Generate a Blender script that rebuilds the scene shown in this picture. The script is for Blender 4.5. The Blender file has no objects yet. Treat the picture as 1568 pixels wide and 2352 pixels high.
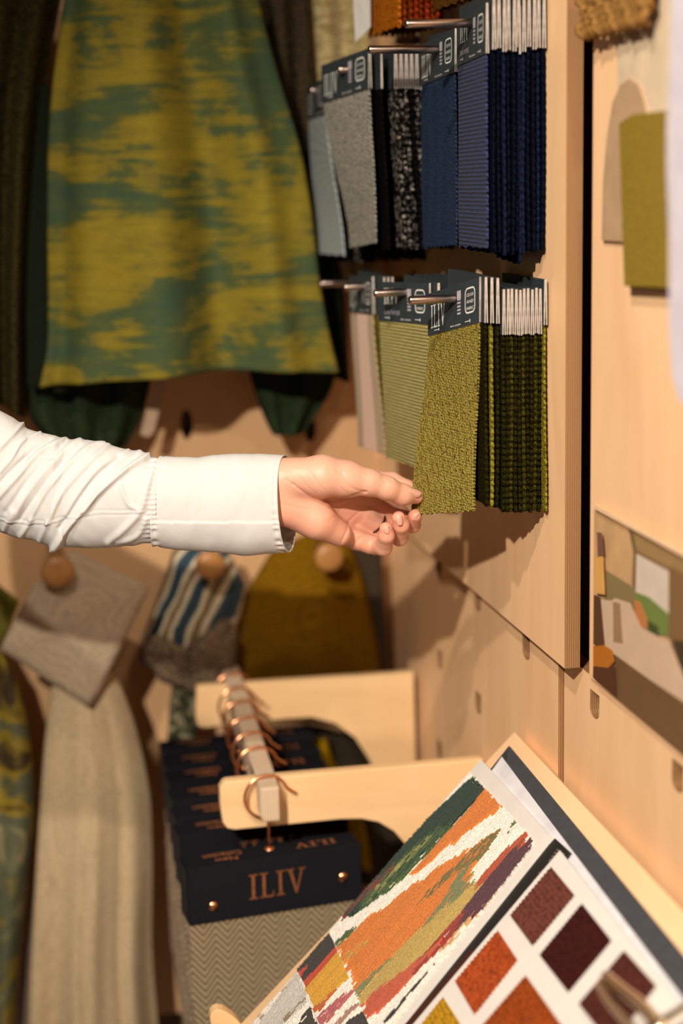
import bpy, math, random
import numpy as np
from mathutils import Vector, Matrix
from mathutils.geometry import tessellate_polygon
from mathutils import noise as mnoise

# ------------------------------------------------------------------ camera
FW, FH, FPX = 1568.0, 2352.0, 3826.0
def _n(v):
    v = np.array(v, float); return v / np.linalg.norm(v)
_y = _n((19 - 784, 1176 - 445, -FPX))                   # direction of the side wall, away from the camera
_xv = 1224.0
_yv = 1176 + (FPX ** 2 - 765 * (_xv - 784)) / 731.0
_z = -_n((_xv - 784, 1176 - _yv, -FPX))                  # up
_x = np.cross(_y, _z)
CAMR = np.array([_x, _y, _z])                            # camera coordinates -> world
EYE = np.array([0.0, 0.0, 1.6])
scene = bpy.context.scene
cd = bpy.data.cameras.new('camera'); cam = bpy.data.objects.new('camera', cd)
scene.collection.objects.link(cam); scene.camera = cam
cd.sensor_fit = 'VERTICAL'; cd.sensor_height = 36.0; cd.sensor_width = 24.0
cd.lens = FPX * 36.0 / FH
cd.clip_start = 0.05; cd.clip_end = 50
M = Matrix([list(CAMR[0]) + [EYE[0]], list(CAMR[1]) + [EYE[1]], list(CAMR[2]) + [EYE[2]], [0, 0, 0, 1]])
cam.matrix_world = M
cd.dof.use_dof = True; cd.dof.focus_distance = 1.93; cd.dof.aperture_fstop = 1.75; cd.dof.aperture_blades = 0

# ------------------------------------------------------------------ light
w = bpy.data.worlds.new('room'); scene.world = w; w.use_nodes = True
w.node_tree.nodes['Background'].inputs[0].default_value = (1.0, 0.72, 0.50, 1)
w.node_tree.nodes['Background'].inputs[1].default_value = 0.045
def spot(name, loc, target, power, size, color, angle=60, blend=0.5):
    l = bpy.data.lights.new(name, 'SPOT'); l.energy = power; l.shadow_soft_size = size; l.color = color
    l.spot_size = math.radians(angle); l.spot_blend = blend
    o = bpy.data.objects.new(name, l); scene.collection.objects.link(o); o.location = loc
    o.rotation_euler = (Vector(target) - Vector(loc)).to_track_quat('-Z', 'Y').to_euler()
    return o
spot('track_spotlight', (-0.80, -0.54, 2.58), (0.50, 1.70, 1.20), 470, 0.03, (1.0, 0.90, 0.77), 46, 1.0)
spot('track_spotlight', (-0.60, 0.10, 3.15), (0.50, 1.75, 1.10), 170, 0.03, (1.0, 0.88, 0.74), 60, 1.0)
spot('track_spotlight', (0.48, -0.20, 2.70), (0.40, 1.95, 0.9), 45, 0.04, (1.0, 0.85, 0.68), 60, 1.0)
scene.view_settings.view_transform = 'Standard'; scene.view_settings.look = 'None'
scene.view_settings.gamma = 1.0; scene.view_settings.use_curve_mapping = False
scene.view_settings.exposure = 0.0
scene.cycles.use_denoising = True
scene.cycles.max_bounces = 6

# ------------------------------------------------------------------ helpers
def ray(x, y):
    return CAMR @ np.array([x - FW / 2, FH / 2 - y, -FPX])
def PX(x, y, X):
    d = ray(x, y); return EYE + d * ((X - EYE[0]) / d[0])
def PY(x, y, Y):
    d = ray(x, y); return EYE + d * ((Y - EYE[1]) / d[1])
def PP(x, y, p0, n):
    d = ray(x, y); return EYE + d * (np.dot(np.array(p0) - EYE, n) / np.dot(d, n))
def proj(P):
    c = (np.atleast_2d(P) - EYE) @ CAMR
    return np.stack([FW / 2 + FPX * c[:, 0] / -c[:, 2], FH / 2 - FPX * c[:, 1] / -c[:, 2]], 1)

def wloc(o):
    p = Vector((0, 0, 0))
    while o is not None:
        p += o.location; o = o.parent
    return np.array(p)
def tag(o, label=None, cat=None, group=None, kind=None):
    if label: o['label'] = label
    if cat: o['category'] = cat
    if group: o['group'] = group
    if kind: o['kind'] = kind
    return o
def empty(name, loc, label, cat, group=None, kind=None):
    o = bpy.data.objects.new(name, None); o.empty_display_size = 0.05
    o.location = [float(a) for a in loc]; scene.collection.objects.link(o)
    return tag(o, label, cat, group, kind)
def mk(name, V, F, mats, parent=None, smooth=False, fm=None, base=None):
    """mesh from world-space vertices"""
    V = np.array(V, float)
    if parent is not None: off = wloc(parent)
    elif base is not None: off = np.array(base, float)
    else:
        off = (V.min(0) + V.max(0)) / 2; off[2] = V[:, 2].min()
    loc = np.zeros(3) if parent is not None else off
    me = bpy.data.meshes.new(name)
    me.from_pydata((V - off).tolist(), [], [list(map(int, f)) for f in F])
    if not isinstance(mats, (list, tuple)): mats = [mats]
    for m in mats: me.materials.append(m)
    if fm is not None: me.polygons.foreach_set('material_index', np.array(fm, 'i'))
    if smooth: me.polygons.foreach_set('use_smooth', np.ones(len(me.polygons), bool))
    me.update()
    o = bpy.data.objects.new(name, me); scene.collection.objects.link(o)
    o.location = loc.tolist()
    if parent is not None: o.parent = parent
    return o
def bevel(o, wd, seg=2):
    m = o.modifiers.new('bevel', 'BEVEL'); m.width = wd; m.segments = seg; m.limit_method = 'ANGLE'; m.angle_limit = math.radians(40)
    return o
def solid(o, t, off=0):
    m = o.modifiers.new('solid', 'SOLIDIFY'); m.thickness = t; m.offset = off; return o
BF = [(0, 3, 2, 1), (4, 5, 6, 7), (0, 1, 5, 4), (1, 2, 6, 5), (2, 3, 7, 6), (3, 0, 4, 7)]
def boxv(x0, x1, y0, y1, z0, z1):
    return [(x0, y0, z0), (x1, y0, z0), (x1, y1, z0), (x0, y1, z0), (x0, y0, z1), (x1, y0, z1), (x1, y1, z1), (x0, y1, z1)]
def box(name, x0, x1, y0, y1, z0, z1, m, parent=None, bev=0):
    o = mk(name, boxv(x0, x1, y0, y1, z0, z1), BF, m, parent)
    if bev: bevel(o, bev)
    return o
def prism(name, pts, ext, mats, parent=None, bev=0, fm_side=0, smooth=False):
    """outline of world points extruded by ext"""
    A = np.array(pts, float); n = len(A); B = A + np.array(ext, float)
    V = np.vstack([A, B]); F = [tuple(range(n))[::-1], tuple(range(n, 2 * n))] + [(i, (i + 1) % n, n + (i + 1) % n, n + i) for i in range(n)]
    fm = [0, 0] + [fm_side] * n
    o = mk(name, V, F, mats, parent, fm=fm if fm_side else None)
    fixn(o)
    if bev: bevel(o, bev)
    return o
import bmesh
def fixn(o):
    bm = bmesh.new(); bm.from_mesh(o.data); bmesh.ops.recalc_face_normals(bm, faces=bm.faces); bm.to_mesh(o.data); bm.free(); return o
def tube(name, pts, r, m, parent=None, n=12, cap=True, radii=None, V0=None):
    P = [Vector(p) for p in pts]; k = len(P); V = []; F = []
    t0 = (P[1] - P[0]).normalized(); up = Vector((0, 0, 1)) if abs(t0.z) < .9 else Vector((0, 1, 0))
    a = t0.cross(up).normalized()
    for i in range(k):
        t = (P[min(i + 1, k - 1)] - P[max(i - 1, 0)]).normalized()
        a = (a - t * a.dot(t)).normalized(); b = t.cross(a)
        rr = radii[i] if radii else r
        for j in range(n):
            an = 2 * math.pi * j / n
            V.append(P[i] + (a * math.cos(an) + b * math.sin(an)) * rr)
    for i in range(k - 1):
        for j in range(n):
            F.append((i * n + j, i * n + (j + 1) % n, (i + 1) * n + (j + 1) % n, (i + 1) * n + j))
    if cap: F += [tuple(range(n))[::-1], tuple(range((k - 1) * n, k * n))]
    if m is None: return [tuple(v) for v in V], F
    return mk(name, V, F, m, parent, smooth=True)
def plate(name, outer, holes, fmap, ext, mats, parent=None, side=0):
    """flat plate with real holes: 2-D loops, fmap (u,v)->world, thickness vector"""
    loops = [outer] + holes; flat = [p for l in loops for p in l]
    tri = tessellate_polygon([[Vector((p[0], p[1], 0)) for p in l] for l in loops])
    A = np.array([fmap(*p) for p in flat]); B = A + np.array(ext); n = len(A)
    F = [tuple(t) for t in tri] + [tuple(n + i for i in t) for t in tri]; fm = [0] * len(F); s = 0
    for l in loops:
        k = len(l)
        for i in range(k):
            F.append((s + i, s + (i + 1) % k, n + s + (i + 1) % k, n + s + i)); fm.append(side)
        s += k
    o = mk(name, np.vstack([A, B]), F, mats, parent, fm=fm); fixn(o); return o
def resample(P, n):
    P = np.array(P, float); s = np.r_[0, np.cumsum(np.linalg.norm(np.diff(P, axis=0), axis=1))]
    t = np.linspace(0, s[-1], n); return np.stack([np.interp(t, s, P[:, i]) for i in range(P.shape[1])], 1)
def smoothline(P, n):
    """Catmull-Rom through the points"""
    P = np.array(P, float); Q = np.vstack([2 * P[0] - P[1], P, 2 * P[-1] - P[-2]]); out = []
    for i in range(len(P) - 1):
        for t in np.linspace(0, 1, 8, endpoint=False):
            a, b, c, d = Q[i:i + 4]
            out.append(.5 * ((2 * b) + (c - a) * t + (2 * a - 5 * b + 4 * c - d) * t * t + (3 * b - a - 3 * c + d) * t ** 3))
    out.append(P[-1]); return resample(out, n)

# ------------------------------------------------------------------ materials
def srgb(r, g, b):
    f = lambda c: ((c / 255) / 12.92 if c / 255 <= .04045 else ((c / 255 + .055) / 1.055) ** 2.4)
    return (f(r), f(g), f(b), 1)
class NT:
    def __init__(s, name):
        s.m = bpy.data.materials.new(name); s.m.use_nodes = True; s.t = s.m.node_tree; s.b = s.t.nodes['Principled BSDF']
    def n(s, typ, **kw):
        nd = s.t.nodes.new(typ)
        for k, v in kw.items():
            if k in nd.inputs: nd.inputs[k].default_value = v
            else: setattr(nd, k, v)
        return nd
    def l(s, a, b): s.t.links.new(a, b)
    def coord(s, scale=(1, 1, 1), rot=(0, 0, 0), kind='Object'):
        tc = s.n('ShaderNodeTexCoord'); mp = s.n('ShaderNodeMapping'); mp.inputs['Scale'].default_value = scale; mp.inputs['Rotation'].default_value = rot
        s.l(tc.outputs[kind], mp.inputs[0]); return mp.outputs[0]
    def ramp(s, fac, stops):
        r = s.n('ShaderNodeValToRGB'); e = r.color_ramp.elements
        while len(e) < len(stops): e.new(.5)
        for i, (p, c) in enumerate(stops): e[i].position = p; e[i].color = c
        s.l(fac, r.inputs[0]); return r.outputs[0]
    def bump(s, h, strength=.5, dist=.002):
        b = s.n('ShaderNodeBump', Strength=strength, Distance=dist); s.l(h, b.inputs['Height']); s.l(b.outputs[0], s.b.inputs['Normal'])
    def mix(s, fac, a, b, mode='MIX'):
        m = s.n('ShaderNodeMix', data_type='RGBA', blend_type=mode)
        if isinstance(fac, float): m.inputs[0].default_value = fac
        else: s.l(fac, m.inputs[0])
        for v, i in ((a, 6), (b, 7)):
            if isinstance(v, tuple): m.inputs[i].default_value = v
            else: s.l(v, m.inputs[i])
        return m.outputs[2]
    def math(s, op, a, b=None):
        m = s.n('ShaderNodeMath', operation=op)
        for i, v in enumerate((a, b)):
            if v is None: continue
            if isinstance(v, (int, float)): m.inputs[i].default_value = v
            else: s.l(v, m.inputs[i])
        return m.outputs[0]
    def set(s, col=None, rough=.6, metal=0, spec=.5, sheen=0):
        if col is not None:
            if isinstance(col, tuple): s.b.inputs['Base Color'].default_value = col
            else: s.l(col, s.b.inputs['Base Color'])
        s.b.inputs['Roughness'].default_value = rough; s.b.inputs['Metallic'].default_value = metal
        s.b.inputs['Specular IOR Level'].default_value = spec
        if sheen: s.b.inputs['Sheen Weight'].default_value = sheen; s.b.inputs['Sheen Roughness'].default_value = .5
        return s.m
def plain(name, col, rough=.6, metal=0, spec=.4, var=.08, vs=30):
    t = NT(name); nz = t.n('ShaderNodeTexNoise', Scale=vs, Detail=3); t.l(t.coord(), nz.inputs['Vector'])
    d = tuple(c * (1 - var) for c in col[:3]) + (1,); u = tuple(min(1, c * (1 + var)) for c in col[:3]) + (1,)
    return t.set(t.ramp(nz.outputs[0], [(.35, d), (.65, u)]), rough, metal, spec)
def wood(name, c, grain=(2, 2, 25), rough=.5, var=.06):
    t = NT(name); v = t.coord(grain)
    a = t.n('ShaderNodeTexNoise', Scale=3, Detail=6, Distortion=.6); t.l(v, a.inputs['Vector'])
    v2 = t.coord(tuple(g * 4 for g in grain)); b = t.n('ShaderNodeTexNoise', Scale=14, Detail=3); t.l(v2, b.inputs['Vector'])
    d = (c[0] * (1 - var), c[1] * (1 - 1.5 * var), c[2] * (1 - 2 * var), 1); u = (min(1, c[0] * (1 + var * .4)), c[1] * (1 + var * .5), c[2] * (1 + var), 1)
    c1 = t.ramp(a.outputs[0], [(.35, d), (.62, u)]); c2 = t.mix(.22, c1, t.ramp(b.outputs[0], [(.3, d), (.7, u)]), 'MULTIPLY')
    t.bump(b.outputs[0], .12, .0004); return t.set(t.mix(.4, c1, c2), rough, 0, .35)
def ply_edge(name, c, axis, n=7, t_=.018, phase=0.0):
    """laminated veneer edge: stripes across the given object axis"""
    t = NT(name); tc = t.n('ShaderNodeTexCoord'); sp = t.n('ShaderNodeSeparateXYZ'); t.l(tc.outputs['Object'], sp.inputs[0])
    s = t.math('FRACT', t.math('MULTIPLY', t.math('ADD', sp.outputs[axis], phase), n / t_))
    nz = t.n('ShaderNodeTexNoise', Scale=30, Detail=4); sc = [160, 160, 160]; t.l(t.coord(tuple(8 if i == 2 else 60 for i in range(3))), nz.inputs['Vector'])
    d = (c[0] * .42, c[1] * .36, c[2] * .30, 1); u = tuple(c[:3]) + (1,)
    stripe = t.ramp(s, [(0, u), (.38, u), (.5, d), (.78, d), (.9, u)])
    return t.set(t.mix(t.math('MULTIPLY', nz.outputs[0], .5), stripe, (c[0] * .7, c[1] * .62, c[2] * .55, 1)), .7, 0, .2)
def weave(name, c1, c2, pitch=.003, bump=.6, c3=None, rough=.9, row=None, sheen=0, axes=(1, 2), rnd=.6):
    """coarse woven cloth: cells of pitch metres, coloured by cell noise"""
    t = NT(name); row = row or pitch
    sc = [1 / pitch] * 3; sc[axes[1]] = 1 / row
    v0 = t.coord(tuple(sc)); oi = t.n('ShaderNodeObjectInfo'); va = t.n('ShaderNodeVectorMath', operation='ADD'); vs_ = t.n('ShaderNodeVectorMath', operation='SCALE'); vs_.inputs[0].default_value = (17, 23, 31); t.l(oi.outputs['Random'], vs_.inputs['Scale']); t.l(v0, va.inputs[0]); t.l(vs_.outputs[0], va.inputs[1]); v = va.outputs[0]
    vo = t.n('ShaderNodeTexVoronoi', Scale=1.0, Randomness=rnd); t.l(v, vo.inputs['Vector'])
    nz = t.n('ShaderNodeTexNoise', Scale=.9, Detail=4); t.l(v, nz.inputs['Vector'])
    st = [(.32, c1), (.5, c2), (.68, c3 or c1)]
    col = t.ramp(nz.outputs[0], st)
    dk = t.ramp(vo.outputs['Distance'], [(.25, (1, 1, 1, 1)), (.75, (.35, .35, .35, 1))])
    fin = t.mix(.85, col, dk, 'MULTIPLY')
    h = t.math('SUBTRACT', 1.0, vo.outputs['Distance']); t.bump(h, bump, pitch * .6)
    return t.set(fin, rough, 0, 0.0, sheen)
def ribbed(name, c1, c2, pitch=.004, rough=.7, bump=.8, sheen=.03):
    t = NT(name); v = t.coord((1, 1, 1)); wv = t.n('ShaderNodeTexWave', wave_type='BANDS', bands_direction='Z', Scale=1 / pitch / 20 * 2 * math.pi / 2 / 1.0)
    wv.inputs['Scale'].default_value = 2 * math.pi / pitch / 20; wv.inputs['Distortion'].default_value = 1.2; wv.inputs['Detail'].default_value = 2; wv.inputs['Detail Scale'].default_value = 3
    t.l(v, wv.inputs['Vector'])
    nz = t.n('ShaderNodeTexNoise', Scale=1, Detail=5); t.l(t.coord((60, 60, 400)), nz.inputs['Vector'])
    f = t.mix(.5, wv.outputs[0], nz.outputs[0])
    t.bump(wv.outputs[1], bump, pitch * .35)
    return t.set(t.ramp(f, [(.25, c2), (.7, c1)]), rough, 0, .3, sheen)
WOODC = (.88, .575, .32)
W_wall = wood('birch_plywood', WOODC, (2, 5, 1.2))
W_shelf = wood('birch_plywood_arm', (.80, .54, .28), (1.5, 3, 8))
W_plate = wood('birch_plywood_plate', (.82, .56, .32), (3, 1.5, 3))
E_x = ply_edge('plywood_edge', (.32, .17, .075), 0, 7, .018)
E_y = ply_edge('plywood_edge_light', (.74, .58, .42), 0, 8, .027, .001)
W_dark = wood('dark_backing', (.13, .065, .025), (2, 2, 2))
M_metal = plain('brushed_bronze_metal', (.42, .34, .30, 1), .28, 1.0, .5, .05, 200)
M_copper = plain('polished_copper', (.90, .42, .22, 1), .22, 1.0, .5, .04)
M_copper_print = plain('copper_foil', (.62, .24, .09, 1), .35, .75, .5, .15, 200)
M_navy = plain('navy_board', (.022, .031, .036, 1), .62, 0, .35, .12, 60)
M_navycloth = weave('navy_book_cloth', (.011, .012, .016, 1), (.017, .017, .021, 1), .0006, .25, None, .75)
M_core = plain('greyboard_edge', (.42, .36, .31, 1), .8, 0, .2, .2, 120)
M_white = plain('white_card', (.60, .57, .53, 1), .7, 0, .3, .02)
M_print = plain('white_print', (.72, .72, .66, 1), .6, 0, .3, .02)
M_print2 = plain('grey_print', (.40, .36, .40, 1), .6, 0, .3, .05)
# ------------------------------------------------------------------ lettering
_tc = {}
def text2d(s):
    if s in _tc: return _tc[s]
    cu = bpy.data.curves.new('t', 'FONT'); cu.body = s; cu.size = 1.0; cu.resolution_u = 3
    o = bpy.data.objects.new('t', cu); scene.collection.objects.link(o)
    dg = bpy.context.evaluated_depsgraph_get(); me = o.evaluated_get(dg).to_mesh()
    V = np.array([v.co[:2] for v in me.vertices]); F = [tuple(p.vertices) for p in me.polygons]
    o.evaluated_get(dg).to_mesh_clear(); bpy.data.objects.remove(o); bpy.data.curves.remove(cu)
    V -= V.min(0); V /= V.max(0)
    _tc[s] = (V, F); return V, F
def serif_word(word='ILIV'):
    """serif capitals from strokes; unit box"""
    V = []; F = []
    def q(a):
        i = len(V); V.extend(a); F.append((i, i + 1, i + 2, i + 3))
    x = 0
    for ch in word:
        if ch == 'I':
            q([(x + .13, 0), (x + .27, 0), (x + .27, 1), (x + .13, 1)]); q([(x, 0), (x + .4, 0), (x + .4, .05), (x, .05)]); q([(x, .95), (x + .4, .95), (x + .4, 1), (x, 1)]); x += .52
        elif ch == 'L':
            q([(x + .13, 0), (x + .27, 0), (x + .27, 1), (x + .13, 1)]); q([(x, .95), (x + .4, .95), (x + .4, 1), (x, 1)]); q([(x, 0), (x + .66, 0), (x + .66, .06), (x, .06)]); q([(x + .60, .06), (x + .66, .06), (x + .68, .27), (x + .63, .2)]); x += .80
        elif ch == 'V':
            q([(x + .08, 1), (x + .24, 1), (x + .50, .12), (x + .42, 0)]); q([(x + .42, 0), (x + .50, 0), (x + .80, 1), (x + .72, 1)])
            q([(x - .04, .95), (x + .36, .95), (x + .36, 1), (x - .04, 1)]); q([(x + .60, .95), (x + .92, .95), (x + .92, 1), (x + .60, 1)]); x += .95
    V = np.array(V, float); V[:, 0] /= V[:, 0].max(); return V, F
def rrect_ring(u0, u1, v0, v1, ru, rv, wu, wv):
    V = []; F = []; n = 0
    for (cx, cy, a0) in ((u1 - ru, v1 - rv, 0), (u0 + ru, v1 - rv, 90), (u0 + ru, v0 + rv, 180), (u1 - ru, v0 + rv, 270)):
        for k in range(5):
            a = math.radians(a0 + k * 22.5); V += [(cx + ru * math.cos(a), cy + rv * math.sin(a)), (cx + (ru - wu) * math.cos(a), cy + (rv - wv) * math.sin(a))]; n += 1
    F = [(2 * i, 2 * ((i + 1) % n), 2 * ((i + 1) % n) + 1, 2 * i + 1) for i in range(n)]
    return np.array(V), F
def place(items, fmap):
    """items: (V,F,u0,u1,v0,v1) boxes; returns merged world verts/faces"""
    VV = []; FF = []
    for it in items:
        V, F = it[0], it[1]
        if len(it) > 2:
            u0, u1, v0, v1 = it[2:6]; V = np.stack([u0 + V[:, 0] * (u1 - u0), v0 + V[:, 1] * (v1 - v0)], 1)
        o = len(VV); VV += [fmap(a, b) for a, b in V]; FF += [tuple(i + o for i in f) for f in F]
    return VV, FF
QV, QF = np.array([(0, 0), (1, 0), (1, 1), (0, 1)], float), [(0, 1, 2, 3)]

# ------------------------------------------------------------------ room
ZS = PX(1170, 1428, .580)[2]                 # bottom of the upper board
YE = PX(1299, 760, .580)[1]                  # its near vertical edge
YB = 2.68
def slot2(cy, cz, wy=.0150, h=.030):
    """D-shaped slot, flat top, rounded bottom"""
    return [(cy - wy, cz + h / 2), (cy + wy, cz + h / 2), (cy + wy, cz - h / 2 + wy * .8)] + \
           [(cy + wy * math.cos(a), cz - h / 2 + wy * .1 - wy * .55 * math.sin(a) + wy * .45) for a in np.linspace(.3, math.pi - .3, 6)] + [(cy - wy, cz - h / 2 + wy * .8)]
box('wall_right', .640, .70, -.6, YB + .05, 0, 3.2, W_dark)['kind'] = 'structure'
box('wall_back_structure', -2.2, .70, YB + .03, YB + .09, 0, 3.2, W_dark).name = 'wall_back'
bpy.data.objects['wall_back']['kind'] = 'structure'
fl = box('floor', -2.2, .70, -.8, YB + .09, -.05, 0, plain('grey_floor', (.30, .24, .19, 1), .6)); fl['kind'] = 'structure'
# upper display board on the side wall
ub = empty('display_board', (.589, 2.1, ZS), 'pale birch plywood board on the side wall behind the hooks', 'board')
outer = [(YE, ZS), (YB, ZS), (YB, 2.9), (YE, 2.9)]
o = plate('board_panel', outer, [], lambda a, b: (.580, a, b), (.018, 0, 0), [W_wall, E_x], ub, 1)
# pale lower board with D-shaped slots
YSE = PX(1282, 1650, .598)[1]
lb = empty('slotted_board', (.607, 2.2, .3), 'lower birch board with rounded slots left of the narrow vertical joint', 'board')
holes = []
for (sx, sy) in ((1208, 1488), (1097, 1378), (1007, 1305), (1098, 1615), (1010, 1515), (1009, 1722), (1208, 1742)):
    p = PX(sx, sy, .598); holes.append(slot2(p[1], p[2]))
plate('board_panel', [(YSE, .2), (YB, .2), (YB, ZS - .0005), (YSE, ZS - .0005)], holes, lambda a, b: (.598, a, b), (.018, 0, 0), [W_wall, E_x], lb, 1)
lb2 = empty('slotted_board', (.613, 1.2, .3), 'lower birch board with rounded slots under the bedroom picture', 'board')
holes = []
for (sx, sy) in ((1365, 1620), (1556, 1785)):
    p = PX(sx, sy, .6045); holes.append(slot2(p[1], p[2]))
ZS2 = PX(1363, 1557, .6045)[2]
plate('board_panel', [(-.4, .2), (YSE - .002, .2), (YSE - .002, ZS2), (-.4, ZS2)], holes, lambda a, b: (.6045, a, b), (.018, 0, 0), [W_wall, E_x], lb2, 1)
# right-hand board that carries the pictures
YR = PX(1358, 800, .600)[1]
rb = empty('display_board', (.607, .9, ZS2), 'pale birch board right of the dark gap, carrying the bedroom picture', 'board')
plate('board_panel', [(-.4, ZS2 + .001), (YR, ZS2 + .001), (YR, 2.9), (-.4, 2.9)], [], lambda a, b: (.600, a, b), (.018, 0, 0), [W_wall, E_x], rb, 1)
# back wall boards with slots
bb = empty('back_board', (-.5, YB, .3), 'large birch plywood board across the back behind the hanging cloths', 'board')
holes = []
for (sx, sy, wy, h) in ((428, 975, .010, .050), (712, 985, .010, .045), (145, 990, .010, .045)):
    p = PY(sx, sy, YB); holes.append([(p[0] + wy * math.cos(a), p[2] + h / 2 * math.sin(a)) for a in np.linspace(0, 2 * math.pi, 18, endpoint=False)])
plate('board_panel', [(-2.2, .2), (.598, .2), (.598, 2.9), (-2.2, 2.9)], holes, lambda a, b: (a, YB, b), (0, .018, 0), [wood('birch_plywood_back_shaded', (.62, .38, .19), (2, 2, 1.2)), E_x], bb, 1)  # same birch as the side boards, colour darkened to imitate weaker light here

# ------------------------------------------------------------------ hooks and swatch packs on the side wall
HY = [1.857, 2.042, 2.227, 2.410]
def hook(px_tip, py_tip, Y, label, zb=None, r=.0050, dz=0.0, row='lower'):
    tip = PY(px_tip, py_tip, Y); b = np.array([.580, Y, tip[2] + dz])
    e = empty('display_hook', (.580, Y, tip[2]), label, 'hook', 'display hooks on the side board')
    d = (b - tip) / np.linalg.norm(b - tip)
    pts = [tip, tip + d * .0012, tip + d * .003, b]
    tube('prong', pts, r, M_metal, e, 20, True, [r * .72, r * .93, r, r])
    # back plate
    box('base_plate', .5775, .580, Y - .012, Y + .012, b[2] - .020, b[2] + .012, M_metal, e, .001)
    return tip, b
def card(name, label, group, xn, xf, yn, yf, zn, zf, L=.206, hh=.050, mat=None, t=.0042, bn=(0, 0), bf=(0, 0), seed=0, prints=None, nz=34, ny=8, tf=.0024, hm=None, jag=.0011, curl=0.0, grp_cat='swatch card'):
    """one hanging sample: folded board header over a strip of cloth. n = near edge, f = far edge; b = (dx, dy) of the cloth foot"""
    rs = np.random.RandomState(seed)
    A = np.array([xf, yf, zf]); B = np.array([xn, yn, zn])      # far/near bottom of header on its centre line
    e = empty(name, ((xn + xf) / 2, (yn + yf) / 2, (zn + zf) / 2), label, grp_cat, group)
    along = B - A; al = along / np.linalg.norm(along); nrm = np.cross(al, (0, 0, 1)); nrm /= np.linalg.norm(nrm)
    if nrm[0] > 0: nrm = -nrm                                   # nrm looks into the room (-X)
    b_ = .0013
    prof = [(-t / 2, 0), (-t * .34, hh), (t * .34, hh), (t / 2, 0), (t / 2 - b_, 0), (0, hh - .003), (-t / 2 + b_, 0)]
    V = [];
    for P in (A, B):
        for (a, z) in prof: V.append(P - nrm * a + np.array([0, 0, z]))
    F = [(0, 1, 8, 7), (1, 2, 9, 8), (2, 3, 10, 9), (3, 4, 11, 10), (4, 5, 12, 11), (5, 6, 13, 12), (6, 0, 7, 13)]
    F += [(0, 6, 5, 1), (1, 5, 2), (2, 5, 4, 3), (7, 8, 12, 13), (8, 9, 12), (9, 10, 11, 12)]
    fm = [0, 0, 0, 1, 0, 0, 1] + [1] * 6
    h = mk('header', V, F, [hm or M_navy, M_core], e, fm=fm); fixn(h)
    # cloth strip
    top = hh * .25
    Vf = []; nyy = ny + 1
    for side in (1, -1):
        for j in range(nz + 1):
            s = j / nz; z = top - s * (L + top)
            ease = s * s * (3 - 2 * s) if curl == 0 else s ** 1.6
            for i in range(nyy):
                u = i / ny
                P = A * (1 - u) + B * u
                dx = bf[0] * (1 - u) + bn[0] * u; dy = bf[1] * (1 - u) + bn[1] * u
                wv = .0010 * math.sin(5 * s + 3 * u + seed) * s
                Q = P + np.array([dx * ease, dy * ease, z]) + nrm * (side * tf / 2 * min(1, max(.3, (s * (L + top) - top) / .006)) + wv)
                if i in (0, ny): Q = Q + al * ((1 if i else -1) * (-.003 + (jag if j % 2 else -jag) * rs.uniform(.5, 1.5)))
                if j == nz: Q[2] += (jag if i % 2 else -jag) * rs.uniform(.3, 1.5)
                Vf.append(Q)
    N = (nz + 1) * nyy; Ff = []
    for j in range(nz):
        for i in range(ny):
            a = j * nyy + i; Ff.append((a, a + 1, a + nyy + 1, a + nyy)); Ff.append((N + a, N + a + nyy, N + a + nyy + 1, N + a + 1))
        for i in (0, ny):
            a = j * nyy + i; Ff.append((a, a + nyy, N + a + nyy, N + a))
    for i in range(ny):
        a = nz * nyy + i; Ff.append((a, a + 1, N + a + 1, N + a)); Ff.append((i, i + 1, N + i + 1, N + i))
    fb = mk('cloth_strip', Vf, Ff, mat, e, smooth=False); fixn(fb)
    if prints:
        def fmap(u, v):
            P = A * (1 - u) + B * u; return P + nrm * (t / 2 + (t * .34 - t / 2) * v + .0004) + np.array([0, 0, hh * v])
        for nm, items, m in prints:
            VV, FF = place(items, fmap); mk(nm, VV, FF, m, e)['kind'] = 'stuff'
    return e
def std_prints(dual=False, tiny=True):
    S = serif_word(); it = [(S[0], S[1], .07, .36, .36 if dual else .16, .82 if dual else .70)]
    if dual: it = [(S[0], S[1], .13, .42, .44, .84)]
    ring = rrect_ring(.74, .93, .26, .84, .05, .14, .012, .035)
    small = [(QV, QF, .56, .62, .35, .78)] if not dual else []
    for k in range(3):
        tt = text2d(('COLOUR', 'AND', 'FABRIC')[k]); it.append((tt[0], tt[1], .77, .90, .64 - k * .15, .71 - k * .15))
    it.append((ring[0], ring[1]))
    tt = text2d('fabric samples'); it.append((tt[0], tt[1], .46, .66, .04, .10))
    for u in (.14, .74):
        it.append((QV, QF, u, u + .10, .085, .10)); it.append((QV, QF, u + .085, u + .10, .06, .125))
    out = [('lettering', it, M_print)]
    it2 = []
    for k in range(5): it2.append((QV, QF, .595, .66, .30 + k * .08, .345 + k * .08))
    it2.append((QV, QF, .59, .665, .66, .84))
    if dual:
        tt = text2d('DUAL PURPOSE'); it2.append((tt[0], tt[1], .14, .44, .18, .28))
    out.append(('symbol', it2, M_print2)); return out

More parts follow.
